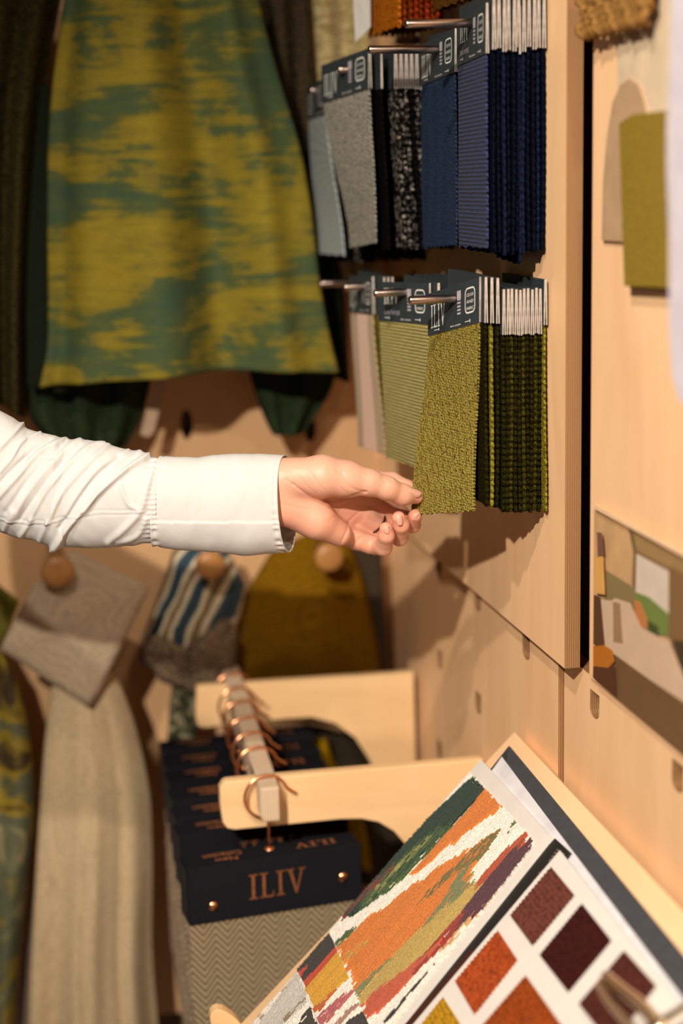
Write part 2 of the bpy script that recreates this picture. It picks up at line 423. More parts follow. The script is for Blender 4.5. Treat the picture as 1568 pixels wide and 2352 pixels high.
tweed = weave('olive_tweed', srgb(132, 120, 46), srgb(160, 146, 72), .0036, 1.0, srgb(116, 80, 34), row=.0031, rnd=.55)
dkolive = weave('dark_olive_tweed', srgb(20, 20, 7), srgb(44, 40, 14), .0030, .9, srgb(17, 16, 8))
dkedge = weave('dark_olive_edge', srgb(36, 34, 12), srgb(70, 64, 20), .0030, .9, srgb(20, 18, 8))
moss = weave('moss_green_tweed', srgb(120, 116, 34), srgb(140, 130, 44), .0030, .9, srgb(70, 60, 20))
cord = ribbed('pale_olive_cord', srgb(164, 152, 92), srgb(116, 106, 54), .0042)
navyrib = ribbed('navy_cord', srgb(40, 52, 92), srgb(18, 24, 50), .0046)
bluew = weave('slate_blue_weave', srgb(36, 48, 70), srgb(50, 66, 88), .0022, .8, srgb(26, 36, 56))
dknavy = weave('dark_navy_weave', srgb(8, 10, 18), srgb(16, 20, 34), .0022, .7)
midnavy = weave('mid_navy_weave', srgb(15, 19, 34), srgb(26, 33, 56), .0022, .7)
greyboucle = weave('grey_boucle', srgb(146, 140, 126), srgb(176, 172, 158), .0030, 1.1, srgb(112, 106, 92), rnd=.8)
black = weave('black_weave', srgb(12, 11, 12), srgb(22, 20, 20), .0024, .7)
speck = weave('black_white_boucle', srgb(14, 13, 13), srgb(24, 22, 22), .0052, 1.0, srgb(170, 160, 148), rnd=.9)
pale = weave('pale_blue_grey_felt', srgb(164, 172, 172), srgb(174, 182, 180), .0012, .2)
orange = weave('burnt_orange_fur', srgb(198, 104, 20), srgb(216, 126, 36), .0030, 1.0, srgb(140, 66, 10))
rust = weave('rust_fur', srgb(104, 42, 12), srgb(150, 62, 20), .003, 1.0)
redw = weave('brick_red_fur', srgb(140, 44, 20), srgb(170, 60, 30), .003, .9)
shag = weave('brown_shag', srgb(82, 50, 20), srgb(120, 78, 34), .0035, 1.0, srgb(44, 26, 12))

def header_z(px, py, X): return PX(px, py, X)[2]
# ---- lower row ----
t1, b1 = hook(938, 690, HY[0], 'bronze hook through the olive tweed card, the nearest of the lower hooks', dz=.0005)
t2, b2 = hook(858, 674, HY[1], 'bronze hook through the pale olive corded card', dz=.0015)
t3, b3 = hook(790, 660, HY[2], 'bronze hook behind the corded card, holding the pink and beige striped card', dz=.002)
t4, b4 = hook(735, 652, HY[3], 'bare bronze hook furthest along the lower row', dz=.002)
# front olive card
fn = PX(1103, 740, .506); ff = PY(985, 772, 1.937)
corner = PY(944, 1166, 1.929); cn = PY(1092, 1190, 1.800)
card('swatch_card', 'olive green tweed swatch card that the hand is pinching', 'swatch cards on the lower hooks', fn[0], ff[0], fn[1], ff[1], fn[2], ff[2],
     L=(fn[2] - cn[2] + ff[2] - corner[2]) / 2, hh=.050, mat=tweed, bn=(cn[0] - fn[0], cn[1] - fn[1]), bf=(corner[0] - ff[0], corner[1] - ff[1]), seed=1, prints=std_prints(), nz=110, ny=24, t=.003, tf=.0030)
zc = PX(1236, 745, .575)[2]
k = 0
for x in np.linspace(.5085, .5225, 3):
    hz = PX(1115 + k * 10, 741, x)[2]
    card('swatch_card', 'dark-edged olive swatch card right behind the pinched tweed card, standing higher than the rest', 'raised cards behind the pinched card', x, x, 1.778 + .001 * k, 1.937, hz, hz + .002, mat=(dkolive, moss, dkolive)[k], seed=10 + k, nz=60, t=.0040, L=.207, tf=.0034)
    k += 1
zlo = PX(1180, 766, .545)[2]
for i, x in enumerate(np.linspace(.5285, .5700, 10)):
    rr = random.Random(i)
    card('swatch_card', 'dark olive swatch card in the tight stack behind the pinched tweed card', 'dark olive cards stacked on the nearest lower hook', x, x + .0005, 1.776 + rr.uniform(-.001, .001), 1.936, zlo + rr.uniform(-.001, .001), zlo, mat=(dkolive, dkedge)[i % 3 == 2], seed=30 + i, nz=60, t=.0040, tf=.0036, L=.200, jag=.0014)
card('swatch_card', 'moss green swatch card against the board on the nearest lower hook', 'swatch cards on the lower hooks', .5748, .5748, 1.772, 1.935, zlo + .010, zlo + .010, mat=moss, seed=60, nz=60, L=.210, bn=(-.001, -.006))
# second: pale corded
n2 = PX(988, 745, .496); f2 = PY(871, 736, 2.120)
card('swatch_card', 'pale olive corded swatch card left of the pinched tweed card', 'swatch cards on the lower hooks', n2[0], f2[0], n2[1], f2[1], n2[2], f2[2], L=.178, mat=cord, seed=2, prints=std_prints(True), nz=60, bn=(-.012, -.004), bf=(.004, -.01), t=.0034, curl=1)
for i, x in enumerate(np.linspace(.502, .570, 6)):
    card('swatch_card', 'green-headed swatch card whose folded top peeps out behind the corded card', 'cards stacked behind the corded card', x, x - .004, 1.962, 2.122, n2[2] + .001, n2[2] + .004, mat=(cord, moss)[i % 2], seed=70 + i, nz=30, t=.0046, L=.17)
# third: striped
stripe_t = NT('beige_pink_stripe'); tc_ = stripe_t.n('ShaderNodeTexCoord'); sp_ = stripe_t.n('ShaderNodeSeparateXYZ'); stripe_t.l(tc_.outputs['Object'], sp_.inputs[0])
f_ = stripe_t.math('MULTIPLY_ADD', sp_.outputs[1], 6.2); f_.node.inputs[2].default_value = .5
striped = stripe_t.set(stripe_t.ramp(f_, [(0, srgb(150, 124, 88)), (.30, srgb(156, 130, 92)), (.34, srgb(206, 164, 140)), (.62, srgb(206, 164, 140)), (.66, srgb(148, 122, 84)), (1, srgb(152, 126, 88))]), .9, 0, .2, .2)
n3 = PX(858, 722, .4700); f3 = PY(805, 716, 2.307)
card('swatch_card', 'beige swatch card with a broad pink stripe behind the corded card', 'swatch cards on the lower hooks', n3[0], f3[0], n3[1], f3[1], n3[2], f3[2], L=.190, mat=striped, seed=3, prints=std_prints(), nz=40, t=.004, bn=(.012, -.002), bf=(.006, -.01))
for i, x in enumerate((.4760, .4815, .4870)):
    card('swatch_card', 'green or mauve edged swatch card close behind the pink striped card', 'cards close behind the pink striped card', x, x - .001, 2.147, 2.307, n3[2] + .001, n3[2] + .002, mat=(moss, weave('mauve_weave', srgb(96, 66, 54), srgb(120, 86, 70), .002, .5), dkedge)[i], seed=80 + i, nz=30, L=.19, t=.0036, bn=(.012, 0), bf=(.006, 0))
# ---- upper row ----
hook(930, 55, HY[0], 'bronze hook through the navy corded card, nearest and highest of the upper row', dz=.001)
hook(845, 114, HY[1], 'long bronze hook through the slate blue card, end in sharp focus', dz=-.001)
hook(776, 160, HY[2], 'bronze hook barely poking out of the grey boucle card', dz=-.001)
hook(712, 208, HY[3], 'bronze hook end in the pale blue-grey card, furthest of the upper row', dz=-.002)
n = PX(1119, 122, .5135); f = PY(1052, 152, 1.937)
card('swatch_card', 'navy corded swatch card, front of the nearest upper pack', 'swatch cards on the upper hooks', n[0], f[0], n[1], f[1], n[2], f[2], L=.207, mat=navyrib, seed=4, prints=std_prints(True), nz=60, bn=(-.001, 0), bf=(0, 0), t=.0036, hh=.052)
for i, x in enumerate(np.linspace(.5185, .5745, 11)):
    rr = random.Random(i + 50); zz = PX(1119 + i * 11, 117 + rr.uniform(-5, 7), x)[2]
    card('swatch_card', 'navy-edged swatch card stacked behind the navy corded card', 'navy cards stacked on the nearest upper hook', x, max(x, f[0] + .0035 + (x - .5185) * .82), 1.777 + rr.uniform(-.002, .002), 1.937, zz, zz, mat=(dknavy, midnavy)[i in (2, 6, 9)], seed=90 + i, nz=50, t=.0042, L=.215, tf=.0030, hh=.060)
card('swatch_card', 'short navy swatch hanging lowest in the nearest upper pack', 'swatch cards on the upper hooks', .5480, .5680, 1.779, 1.937, zz - .006, zz - .004, mat=midnavy, seed=105, nz=50, t=.002, L=.224)
n = PX(1047, 165, .5300); f = PY(967, 198, 2.122)
card('swatch_card', 'slate blue woven swatch card beside the navy corded one', 'swatch cards on the upper hooks', n[0], f[0], n[1], f[1], n[2], f[2], L=.203, mat=bluew, seed=5, prints=std_prints(), nz=80, ny=16, t=.0036, tf=.003)
for i, x in enumerate(np.linspace(.5360, .572, 6)):
    card('swatch_card', 'dark blue swatch card stacked behind the slate blue one', 'cards stacked behind the slate blue card', x, x - .001, 1.962, 2.122, n[2] + .001, n[2] + .004, mat=(dknavy, bluew)[i % 2], seed=110 + i, nz=50, t=.0046, L=.206)
n = PX(850, 203, .4650); f = PY(742, 237, 2.307)
card('swatch_card', 'light grey boucle swatch card, third along the upper row', 'swatch cards on the upper hooks', n[0], f[0], n[1], f[1], n[2], f[2], L=.196, mat=greyboucle, seed=6, prints=std_prints(), nz=70, ny=14, bn=(.006, 0), bf=(.028, -.02), t=.005, tf=.003)
zc = n[2] - .001
card('swatch_card', 'plain black swatch card right behind the grey boucle one', 'swatch cards on the upper hooks', .4780, .470, 2.150, 2.307, zc, zc, mat=black, seed=7, nz=50, L=.205, bn=(.008, 0), bf=(.01, 0), t=.0026)
for i, x in enumerate(np.linspace(.4960, .5720, 12)):
    rr = random.Random(i + 9)
    card('swatch_card', 'black and white flecked swatch card in the stack behind the grey boucle one', 'flecked cards stacked on the third upper hook', x, x - .002, 2.147, 2.307, zc + rr.uniform(-.003, .003), zc, mat=(speck, black)[i % 4 == 3], seed=120 + i, nz=50, t=.0050, L=.203, bn=(.010, 0), bf=(.01, 0), tf=.0042, jag=.0018)
n = PX(745, 262, .4300 * 1.0); n = PY(748, 262, 2.33); f = PY(709, 275, 2.49)
card('swatch_card', 'pale blue-grey felt swatch card at the far end of the upper row', 'swatch cards on the upper hooks', n[0], f[0], n[1], f[1], n[2], f[2], L=.195, mat=pale, seed=8, prints=std_prints(), nz=40, bn=(.022, 0), bf=(.006, 0), t=.003, hh=.048)
for i, x in enumerate(np.linspace(.455, .570, 7)):
    card('swatch_card', 'dark card stacked behind the pale blue-grey one at the far end', 'dark cards stacked on the furthest upper hook', x, x - .002, 2.332, 2.49, n[2], n[2], mat=speck if i % 2 else black, seed=140 + i, nz=24, t=.0046, L=.205, bn=(.01, 0), bf=(.01, 0))
# ---- top row (only its feet show) ----
def topcards(xs, yn, yf, foot_px, mats, label, group, seed, L=.20):
    for i, x in enumerate(xs):
        z = PX(foot_px[0], foot_px[1] , xs[0])[2] + L
        card('swatch_card', label, group, x, x - .004, yn, yf, z + (i % 3) * .002, z, mat=mats[i % len(mats)], seed=seed + i, nz=50, ny=10, L=L, t=.0046, tf=.004, jag=.0022)
topcards([.502], 2.147, 2.307, (911, 62), [orange], 'burnt orange furry swatch hanging above the grey boucle card', 'furry swatches on the top row', 160)
topcards([.510, .517, .524, .531], 2.147, 2.307, (940, 52), [rust, rust, redw], 'rust or brick red furry swatch behind the burnt orange one', 'rust swatches behind the burnt orange one', 165)
topcards([.539, .546, .553, .560], 2.147, 2.307, (985, 52), [redw, rust], 'dark red furry swatch further back from the burnt orange one', 'dark red swatches on the top row', 172)
topcards([.545, .552], 1.962, 2.122, (1062, 2), [shag], 'brown shaggy swatch at the very top edge, right of the red ones', 'brown shaggy swatches on the top row', 180)
hook(908, 92, 2.36, 'dark hook end seen between the orange swatch and the long bronze hook', dz=0, r=.006)
# white paper tag
lt = [PY(809, -40, 2.30), PY(850, -50, 2.27), PY(851, 62, 2.27), PY(816, 97, 2.30)]
tag(prism('price_tag', lt, (0, .001, 0), M_white), 'white paper tag hanging left of the burnt orange swatch', 'tag')
# ------------------------------------------------------------------ pictures and samples on the right-hand board
def onboard(name, px, X, t, m, parent=None):
    return prism(name, [PX(a, b, X) for a, b in px], (t, 0, 0), m, parent)
sheet = onboard('paper_sheet', [(1417, -60), (1640, -80), (1640, 520), (1417, 545)], .5975, .002, plain('warm_grey_paper', srgb(206, 184, 154), .8))
tag(sheet, 'pale grey-beige paper sheet pinned behind the olive felt swatch', 'paper')
arch = [(1381, 552), (1384, 420), (1392, 320), (1406, 235), (1424, 195), (1444, 180), (1466, 195), (1480, 235), (1492, 300), (1500, 400), (1502, 560)]
tag(onboard('arch_card', arch, .5955, .0019, plain('taupe_card', srgb(172, 140, 106), .9)), 'taupe arch-shaped card on the board behind the olive felt swatch', 'card')
sw = onboard('felt_swatch', [(1421, 284), (1450, 264), (1528, 254), (1533, 460), (1531, 661), (1433, 657), (1427, 470)], .585, .004, weave('olive_felt', srgb(150, 124, 48), srgb(160, 134, 54), .0012, .25))
tag(sw, 'plain olive felt swatch hanging on the right-hand board', 'swatch')
sw2 = onboard('felt_swatch', [(1440, 290), (1534, 262), (1541, 470), (1536, 668), (1446, 662)], .5905, .004, weave('brown_felt', srgb(128, 76, 40), srgb(140, 84, 46), .0012, .25))
tag(sw2, 'brown felt swatch just showing behind the olive felt one', 'swatch')
P_ = smoothline([(1542, -60), (1538, 150), (1530, 330), (1536, 560), (1536, 760), (1546, 880), (1562, 925)], 18).tolist()
wp = prism('loose_sheet', [PX(a, b, .54) for a, b in P_ + [(1720, 940), (1720, -60)]], (.002, 0, 0), plain('cool_white_paper', srgb(196, 188, 198), .8))
tag(wp, 'cool white hanging sheet cut by the right edge of the photo', 'paper')
# chunky rope-weave swatch, top right
rp = empty('rope_weave_swatch', PX(1420, 60, .585), 'chunky brown rope-weave swatch at the top right', 'swatch')
Vr = []; Fr = []
for r_ in range(4):
    for c_ in range(8):
        u = c_ / 7; px_ = 1352 + u * 135 + (r_ % 2) * 9; py_ = 66 - u * 34 - r_ * 34 * (1 + .1 * u)
        p = PX(px_, py_, .586); a = .8 + .5 * ((c_ + r_) % 2)
        pts = [p + np.array([-.004 + .004 * math.sin(s * 2), .0100 * math.cos(s + a), .0085 * math.sin(s + a) ]) for s in np.linspace(0, 2 * math.pi, 13)]
        v, f = tube('x', pts, .0042, None, n=7); o_ = len(Vr); Vr += v; Fr += [tuple(i + o_ for i in q) for q in f]
mk('rope_loops', Vr, Fr, weave('jute', srgb(150, 108, 56), srgb(176, 130, 72), .0015, .8, srgb(96, 62, 28)), rp, smooth=True)['kind'] = 'stuff'
onboard('backing', [(1356, -80), (1500, -90), (1500, 20), (1362, 62)], .592, .003, plain('dark_backing_cloth', srgb(58, 38, 20), .9), rp)

# bedroom picture: one flat print
pic = empty('bedroom_picture', PX(1460, 1500, .598), 'flat colour picture of a bedroom with a bed, window and orange stool', 'picture')
def band(nm, px, X, col): return onboard(nm, px, X, .0003, plain(nm + '_ink', srgb(*col), .45, 0, .4, .04), pic)
onboard('picture_sheet', [(1364, 1160), (1640, 1310), (1640, 1792), (1361, 1556)], .5980, .0018, plain('picture_wall_ink', srgb(196, 158, 112), .45), pic)
ink = [('ceiling_print', [(1440, 1204), (1640, 1312), (1640, 1400), (1560, 1330), (1460, 1262), (1452, 1225)], (150, 120, 78)),
       ('corner_print', [(1440, 1202), (1452, 1210), (1462, 1262), (1456, 1345), (1451, 1345), (1454, 1270)], (112, 92, 54)),
       ('headboard_print', [(1391, 1310), (1448, 1345), (1520, 1440), (1450, 1420), (1388, 1385)], (132, 114, 76)),
       ('window_frame_print', [(1456, 1262), (1560, 1318), (1560, 1480), (1540, 1472), (1453, 1350)], (120, 88, 58)),
       ('window_print', [(1461, 1272), (1534, 1312), (1534, 1425), (1459, 1362)], (206, 190, 174)),
       ('garden_print', [(1459, 1360), (1490, 1372), (1534, 1410), (1534, 1462), (1490, 1450), (1462, 1400)], (106, 124, 62)),
       ('garden_dark_print', [(1485, 1425), (1510, 1438), (1512, 1462), (1486, 1448)], (60, 74, 34)),
       ('cushion_orange_print', [(1456, 1378), (1468, 1382), (1484, 1420), (1486, 1445), (1470, 1440), (1458, 1410)], (186, 118, 66)),
       ('curtain_print', [(1537, 1300), (1640, 1356), (1640, 1640), (1568, 1560), (1540, 1480)], (122, 92, 60)),
       ('curtain_dark_print', [(1544, 1470), (1640, 1480), (1640, 1640), (1568, 1560)], (62, 50, 34)),
       ('bed_side_print', [(1412, 1500), (1490, 1545), (1568, 1610), (1640, 1660), (1640, 1792), (1414, 1602)], (104, 76, 48)),
       ('bed_cover_print', [(1378, 1376), (1404, 1380), (1412, 1374), (1446, 1385), (1470, 1440), (1536, 1476), (1572, 1560), (1600, 1640), (1568, 1612), (1490, 1560), (1412, 1504), (1388, 1484)], (202, 172, 146)),
       ('pillow_print', [(1407, 1382), (1424, 1386), (1430, 1478), (1408, 1474)], (150, 118, 90)),
       ('bedside_dark_print', [(1363, 1366), (1378, 1372), (1388, 1484), (1362, 1480)], (84, 54, 34)),
       ('stool_print', [(1362, 1484), (1386, 1482), (1406, 1494), (1410, 1520), (1396, 1534), (1362, 1532)], (176, 104, 28)),
       ('stool_base_print', [(1362, 1530), (1396, 1534), (1410, 1524), (1414, 1602), (1361, 1556)], (74, 40, 24)),
       ('plant_print', [(1370, 1222), (1382, 1224), (1386, 1275), (1372, 1280)], (112, 78, 66)),
       ('lamp_print', [(1366, 1280), (1384, 1278), (1388, 1366), (1366, 1362)], (214, 160, 88)),
       ('border_print', [(1363, 1158), (1640, 1306), (1640, 1318), (1363, 1168)], (232, 196, 158))]
for i, (nm, px, col) in enumerate(ink): band(nm, px, .5980 - .0003 * (i + 1), col)

# ------------------------------------------------------------------ bracket with rail on the side wall (two arms and a bar)
YA, YA2 = 2.100, 2.475
br = empty('hanging_bracket', PY(900, 1850, YA), 'birch plywood bracket: two arched arms and a rail carrying copper hooks', 'bracket')
top1 = [(512, 1800), (520, 1795), (700, 1779), (900, 1762), (1110, 1744)]
bot1 = [(1140, 2120), (1040, 2090), (985, 2020), (940, 1950), (905, 1910), (870, 1889), (830, 1881), (780, 1882), (650, 1895), (540, 1906), (522, 1903), (512, 1890), (506, 1850), (505, 1812)]
wedge = PX(1100, 1800, .598)
def armpts(pp, Y, end):
    out = []
    for a, b in pp:
        p = PY(a, b, Y)
        if p[0] > .5985: p[0] = .5985
        out.append(p)
    return out
prism('arm', armpts(top1 + bot1, YA, 0), (0, .018, 0), [W_shelf, E_x], br, .0015)
top2 = [(452, 1582), (460, 1577), (700, 1562), (950, 1545)]
bot2 = [(958, 1850), (870, 1800), (848, 1745), (815, 1695), (770, 1662), (715, 1648), (650, 1652), (560, 1662), (470, 1672), (455, 1668), (450, 1650)]
prism('arm', armpts(top2 + bot2, YA2, 0), (0, .018, 0), [W_shelf, E_x], br, .0015)
T0 = PY(612, 1780, 2.090); T1 = PY(536, 1547, 2.500); RD = (T1 - T0) / (T1[1] - T0[1])
Rk = .0295
def rail_at(Y): return T0 + RD * (Y - T0[1]) - np.array([0, 0, .0055])          # top centre of the rail
q0 = rail_at(YA - .040); XR, ZR = rail_at(2.09)[0], rail_at(2.09)[2]
prism('rail', [q0 + np.array(v) for v in ((-.0135, 0, 0), (.0135, 0, 0), (.0135, 0, -.043), (.0135, 0, -.048), (-.009, 0, -.048), (-.0135, 0, -.040))], RD * .50, [E_y, E_y], br, .003)

# ------------------------------------------------------------------ sample hangers on copper hooks
herr = NT('herringbone_taupe'); tc_ = herr.n('ShaderNodeTexCoord'); sp_ = herr.n('ShaderNodeSeparateXYZ'); herr.l(tc_.outputs['Object'], sp_.inputs[0])
tri = herr.math('PINGPONG', sp_.outputs[0], .0165)
ph = herr.math('FRACT', herr.math('MULTIPLY', herr.math('SUBTRACT', sp_.outputs[2], herr.math('MULTIPLY', tri, 1.25)), 1 / .0100))
tw = herr.math('FRACT', herr.math('MULTIPLY', sp_.outputs[0], 1 / .0013))
cc = herr.ramp(ph, [(0, srgb(96, 80, 56)), (.42, srgb(118, 100, 74)), (.55, srgb(154, 138, 110)), (.9, srgb(158, 142, 114)), (1, srgb(96, 80, 56))])
nz_ = herr.n('ShaderNodeTexNoise', Scale=400, Detail=2); herr.l(tc_.outputs['Object'], nz_.inputs['Vector'])
herr.bump(ph, .5, .0008); HERR = herr.set(herr.mix(.35, cc, herr.ramp(nz_.outputs[0], [(.3, (.6, .6, .6, 1)), (.7, (1.3, 1.3, 1.3, 1))]), 'MULTIPLY'), .9, 0, .15, .2)
EDG = weave('selvedge_pink_taupe', srgb(150, 122, 100), srgb(170, 140, 116), .003, .9)
ZB = PY(620, 1948, 2.085)[2] - .004
YH0 = 2.090
BWD, BD, BH = .240, .047, .079
hg = empty('sample_hanger', (XR, YH0, ZB), 'navy cloth-covered sample hanger with copper lettering at the front of the rail', 'sample book', 'navy sample hangers on the rail')
hb = np.array([XR, YH0, ZB])
xl = -.1185; xr = BWD + xl
yf_ = -.026
def LB(x, y, z): return hb + np.array([x, y, z])
o = mk('header', [LB(*v) for v in boxv(xl, xr, yf_, yf_ + BD, -BH, 0)], BF, M_navycloth, hg); bevel(o, .0012)
o = mk('end_cap', [LB(*v) for v in boxv(xl - .0008, xl + .004, yf_ + .006, yf_ + BD - .006, -BH + .004, -.004)], BF, plain('black_inner', (.006, .006, .008, 1), .8), hg)
for k in range(7):
    y = yf_ + .0045 + k * .0048; L_ = .27; nn = 60; V = []; F = []
    rs = np.random.RandomState(k)
    for j in range(nn + 1):
        z = -BH + .004 - L_ * j / nn
        e0 = .0025 + rs.uniform(-.0012, .0012) + (.0008 if j % 2 else -.0008)
        for (xx, yy) in ((xl + e0, y - .0012), (xr - e0, y - .0012), (xr - e0, y + .0012), (xl + e0, y + .0012)): V.append(LB(xx, yy + .002 * math.sin(j * .1 + k), z))
    for j in range(nn):
        for q in range(4): F.append((j * 4 + q, j * 4 + (q + 1) % 4, (j + 1) * 4 + (q + 1) % 4, (j + 1) * 4 + q))
    F += [(0, 1, 2, 3), (nn * 4, nn * 4 + 3, nn * 4 + 2, nn * 4 + 1)]
    fixn(mk('cloth_leaf', V, F, HERR if k == 0 else (EDG if k % 2 else HERR), hg))
fx = lambda u, v: LB(xl + u * BWD, yf_ - .0004, -BH + v * BH)
tx = lambda u, v: LB(xl + u * BWD, yf_ + v * BD, .0004)
S = serif_word()
VV, FF = place([(S[0], S[1], .345, .670, .30, .74)], fx); o = mk('lettering', VV, FF, M_copper_print, hg); solid(o, .0006)
def flip(tt): return (1 - tt[0], tt[1])
Sf = (1 - S[0], S[1]); nc, cl = text2d('New'), text2d('Collection')
VV, FF = place([(Sf[0], Sf[1], .64, .88, .34, .66), (1 - nc[0], nc[1], .17, .30, .20, .42), (1 - cl[0], cl[1], .12, .34, .52, .80)], tx); o = mk('lettering', VV, FF, M_copper_print, hg); solid(o, .0006)
for (u, v) in ((.135, .30), (.885, .46)):
    c = fx(u, v); V = []; F = []; R = .0068; n_ = 20; rings = [(1, 0), (1, .0018), (.85, .0032), (.55, .0044), (.2, .005)]
    for (a, b) in rings:
        for j in range(n_): an = 2 * math.pi * j / n_; V.append(c + np.array([R * a * math.cos(an), -b, R * a * math.sin(an)]))
    for i in range(len(rings) - 1):
        for j in range(n_): F.append((i * n_ + j, i * n_ + (j + 1) % n_, (i + 1) * n_ + (j + 1) % n_, (i + 1) * n_ + j))
    F.append(tuple(range((len(rings) - 1) * n_, len(rings) * n_)))
    sc_ = mk('screw', V, F, M_copper, hg, smooth=True); fixn(sc_)
    a = .5 if u < .5 else 1.2; d1 = np.array([math.cos(a), 0, math.sin(a)]); d2 = np.array([-math.sin(a), 0, math.cos(a)])
    q = [c + d1 * s1 * R * .9 + d2 * s2 * .0006 + np.array([0, -.0052, 0]) for s1, s2 in ((-1, -1), (1, -1), (1, 1), (-1, 1))]
    prism('screw_slot', q, (0, .002, 0), plain('slot_dark', (.12, .04, .015, 1), .5), sc_)
# copper hook: foot, stem, ring round the rail and flicked tail
zr = ZR - .0245 - ZB; Rk = .0295
pts = [(0, 0, .001), (0, 0, .008), (.0, 0, zr - Rk - .004), (-.004, 0, zr - Rk + .0015)]
for a in np.linspace(255, 20, 26): r_ = math.radians(a); pts.append((Rk * math.cos(r_) - .0015, 0, zr + Rk * math.sin(r_)))
pts += [(.0335, 0, zr + .004), (.040, 0, zr - .001)]
tube('hook', [LB(*p) for p in smoothline(pts, 70)], .0021, M_copper, hg, 12)
tube('hook_foot', [LB(0, 0, .0002), LB(0, 0, .0016), LB(0, 0, .0028), LB(0, 0, .0040)], .006, M_copper, hg, 18, True, [.0070, .0070, .0058, .0026])
# turn it a little, as in the photo
hg.rotation_euler = (0, 0, math.radians(7))
names = ['second', 'third', 'fourth', 'fifth', 'sixth', 'seventh']
offs = []
for ty in (1715, 1680, 1645, 1608, 1578, 1545):
    lo, hi = 2.09, 2.8
    for _ in range(30):
        md = (lo + hi) / 2
        if proj(T0 + RD * (md - T0[1]))[0][1] > ty: lo = md
        else: hi = md
    offs.append(lo - 2.09)
rots = [6, 6.5, 6, 5.5, 6, 6]
for i in range(6):
    c = hg.copy(); scene.collection.objects.link(c)
    dq = RD * offs[i]; c.location = (XR + dq[0], YH0 + offs[i], ZB + dq[2]); c.rotation_euler = (0, 0, math.radians(rots[i]))
    c['label'] = 'navy sample hanger with copper hook, %s from the front of the rail' % names[i]
    for ch in list(hg.children):
        d = ch.copy(); scene.collection.objects.link(d); d.parent = c
        for g in ch.children:
            e_ = g.copy(); scene.collection.objects.link(e_); e_.parent = d

# ------------------------------------------------------------------ sloping plate with the open sample book
Y0 = PX(1180, 1680, .583)[1]
P0 = PX(1180, 1680, .583); P1 = PY(520, 2385, Y0)
e2 = (P1 - P0) / np.linalg.norm(P1 - P0); e1 = np.array([0, -1.0, 0])
pn = np.cross(e1, e2); pn = pn if pn[2] > 0 else -pn; pn /= np.linalg.norm(pn)
def plane_px(h):
    base = P0 + pn * h
    return lambda a, b: PP(a, b, base, pn)
Ls = np.linalg.norm(P1 - P0)
pl = empty('book_rest', P1, 'sloping birch plywood rest fixed to the wall, holding the open sample book', 'stand')
def uvw(u, v, h): return P0 + e1 * u + e2 * v + pn * h     # u toward the camera, v down the slope
prism('rest_panel', [uvw(-.0, .0, 0), uvw(1.1, 0, 0), uvw(1.1, Ls + .02, 0), uvw(-.0, Ls + .02, 0)], -pn * .018, [W_plate, W_plate], pl, .002)
# rounded lip piece at the foot of the slope
lip = PY(500, 2352, Y0 - .004)
lp = smoothline([(498, 2420), (484, 2352), (483, 2334), (492, 2322), (508, 2320), (528, 2330), (552, 2352), (600, 2420)], 26)
prism('end_bracket', [PY(a, b, Y0 - .006) for a, b in lp], (0, .018, 0), [W_shelf, W_shelf], pl, .0012)

bk = empty('sample_book', uvw(.4, Ls, .004), 'open navy sample book with white pages of coloured cloth, lying on the sloping rest', 'sample book')
def bslab(name, px, h, t, m, parent=bk, bev=0):
    f = plane_px(h + t); return prism(name, [f(a, b) for a, b in px], -pn * t, m, parent, bev)
M_dark = plain('charcoal_cover', srgb(62, 64, 68), .75, 0, .3, .08, 80)
M_page = plain('white_page', (.66, .62, .58, 1), .65, 0, .35, .02)
bslab('cover', [(1168, 1712), (1620, 2256), (1560, 2760), (420, 2760), (560, 2480)], .0005, .004, M_dark, bk, .001)
bslab('cover_turn_in', [(1166, 1717), (1160, 1764), (1130, 1766)], .0046, .0006, plain('charcoal_fold', srgb(44, 46, 50), .8))
bslab('back_page', [(1152, 1738), (1620, 2362), (1560, 2760), (460, 2700)], .0048, .0012, plain('cool_white_page', (.62, .61, .64, 1), .6))
bslab('black_page', [(1274, 1925), (1309, 1957), (840, 2620), (640, 2600)], .0064, .0030, plain('black_strip', (.012, .013, .012, 1), .5))
bslab('maroon_strip', [(1082, 2178), (1108, 2204), (840, 2560), (800, 2500)], .0096, .0004, plain('dark_maroon', (.05, .012, .006, 1), .6))
marks = []
f = plane_px(.0099)
strip_o, strip_e = np.array((1292, 1944.)), np.array((1085, 2205.))
rs = np.random.RandomState(5)
VV = []; FF = []
sd = (strip_e - strip_o); sl = np.linalg.norm(sd); sd /= sl; sn = np.array((-sd[1], sd[0]))
for (s0, s1) in ((12, 45), (70, 100), (122, 150), (168, 196), (214, 296)):
    s = s0
    while s < s1:
        wdt = rs.uniform(4, 8); hgt = rs.uniform(7, 11)
        for q in ([(s, -hgt), (s + 2.2, -hgt), (s + 2.2, hgt), (s, hgt)], [(s, hgt - 2), (s + wdt, hgt - 2), (s + wdt, hgt), (s, hgt)]):
            o_ = len(VV); VV += [f(*(strip_o + sd * a + sn * (b - 4))) for a, b in q]; FF.append((o_, o_ + 1, o_ + 2, o_ + 3))
        s += wdt + 4
mk('lettering', VV, FF, plain('grey_foil', (.20, .18, .15, 1), .4), bk)
# page with the striped cloth
bslab('cloth_page', [(1104, 1744), (1268, 1925), (760, 2560), (500, 2440)], .0060, .0050, M_page)
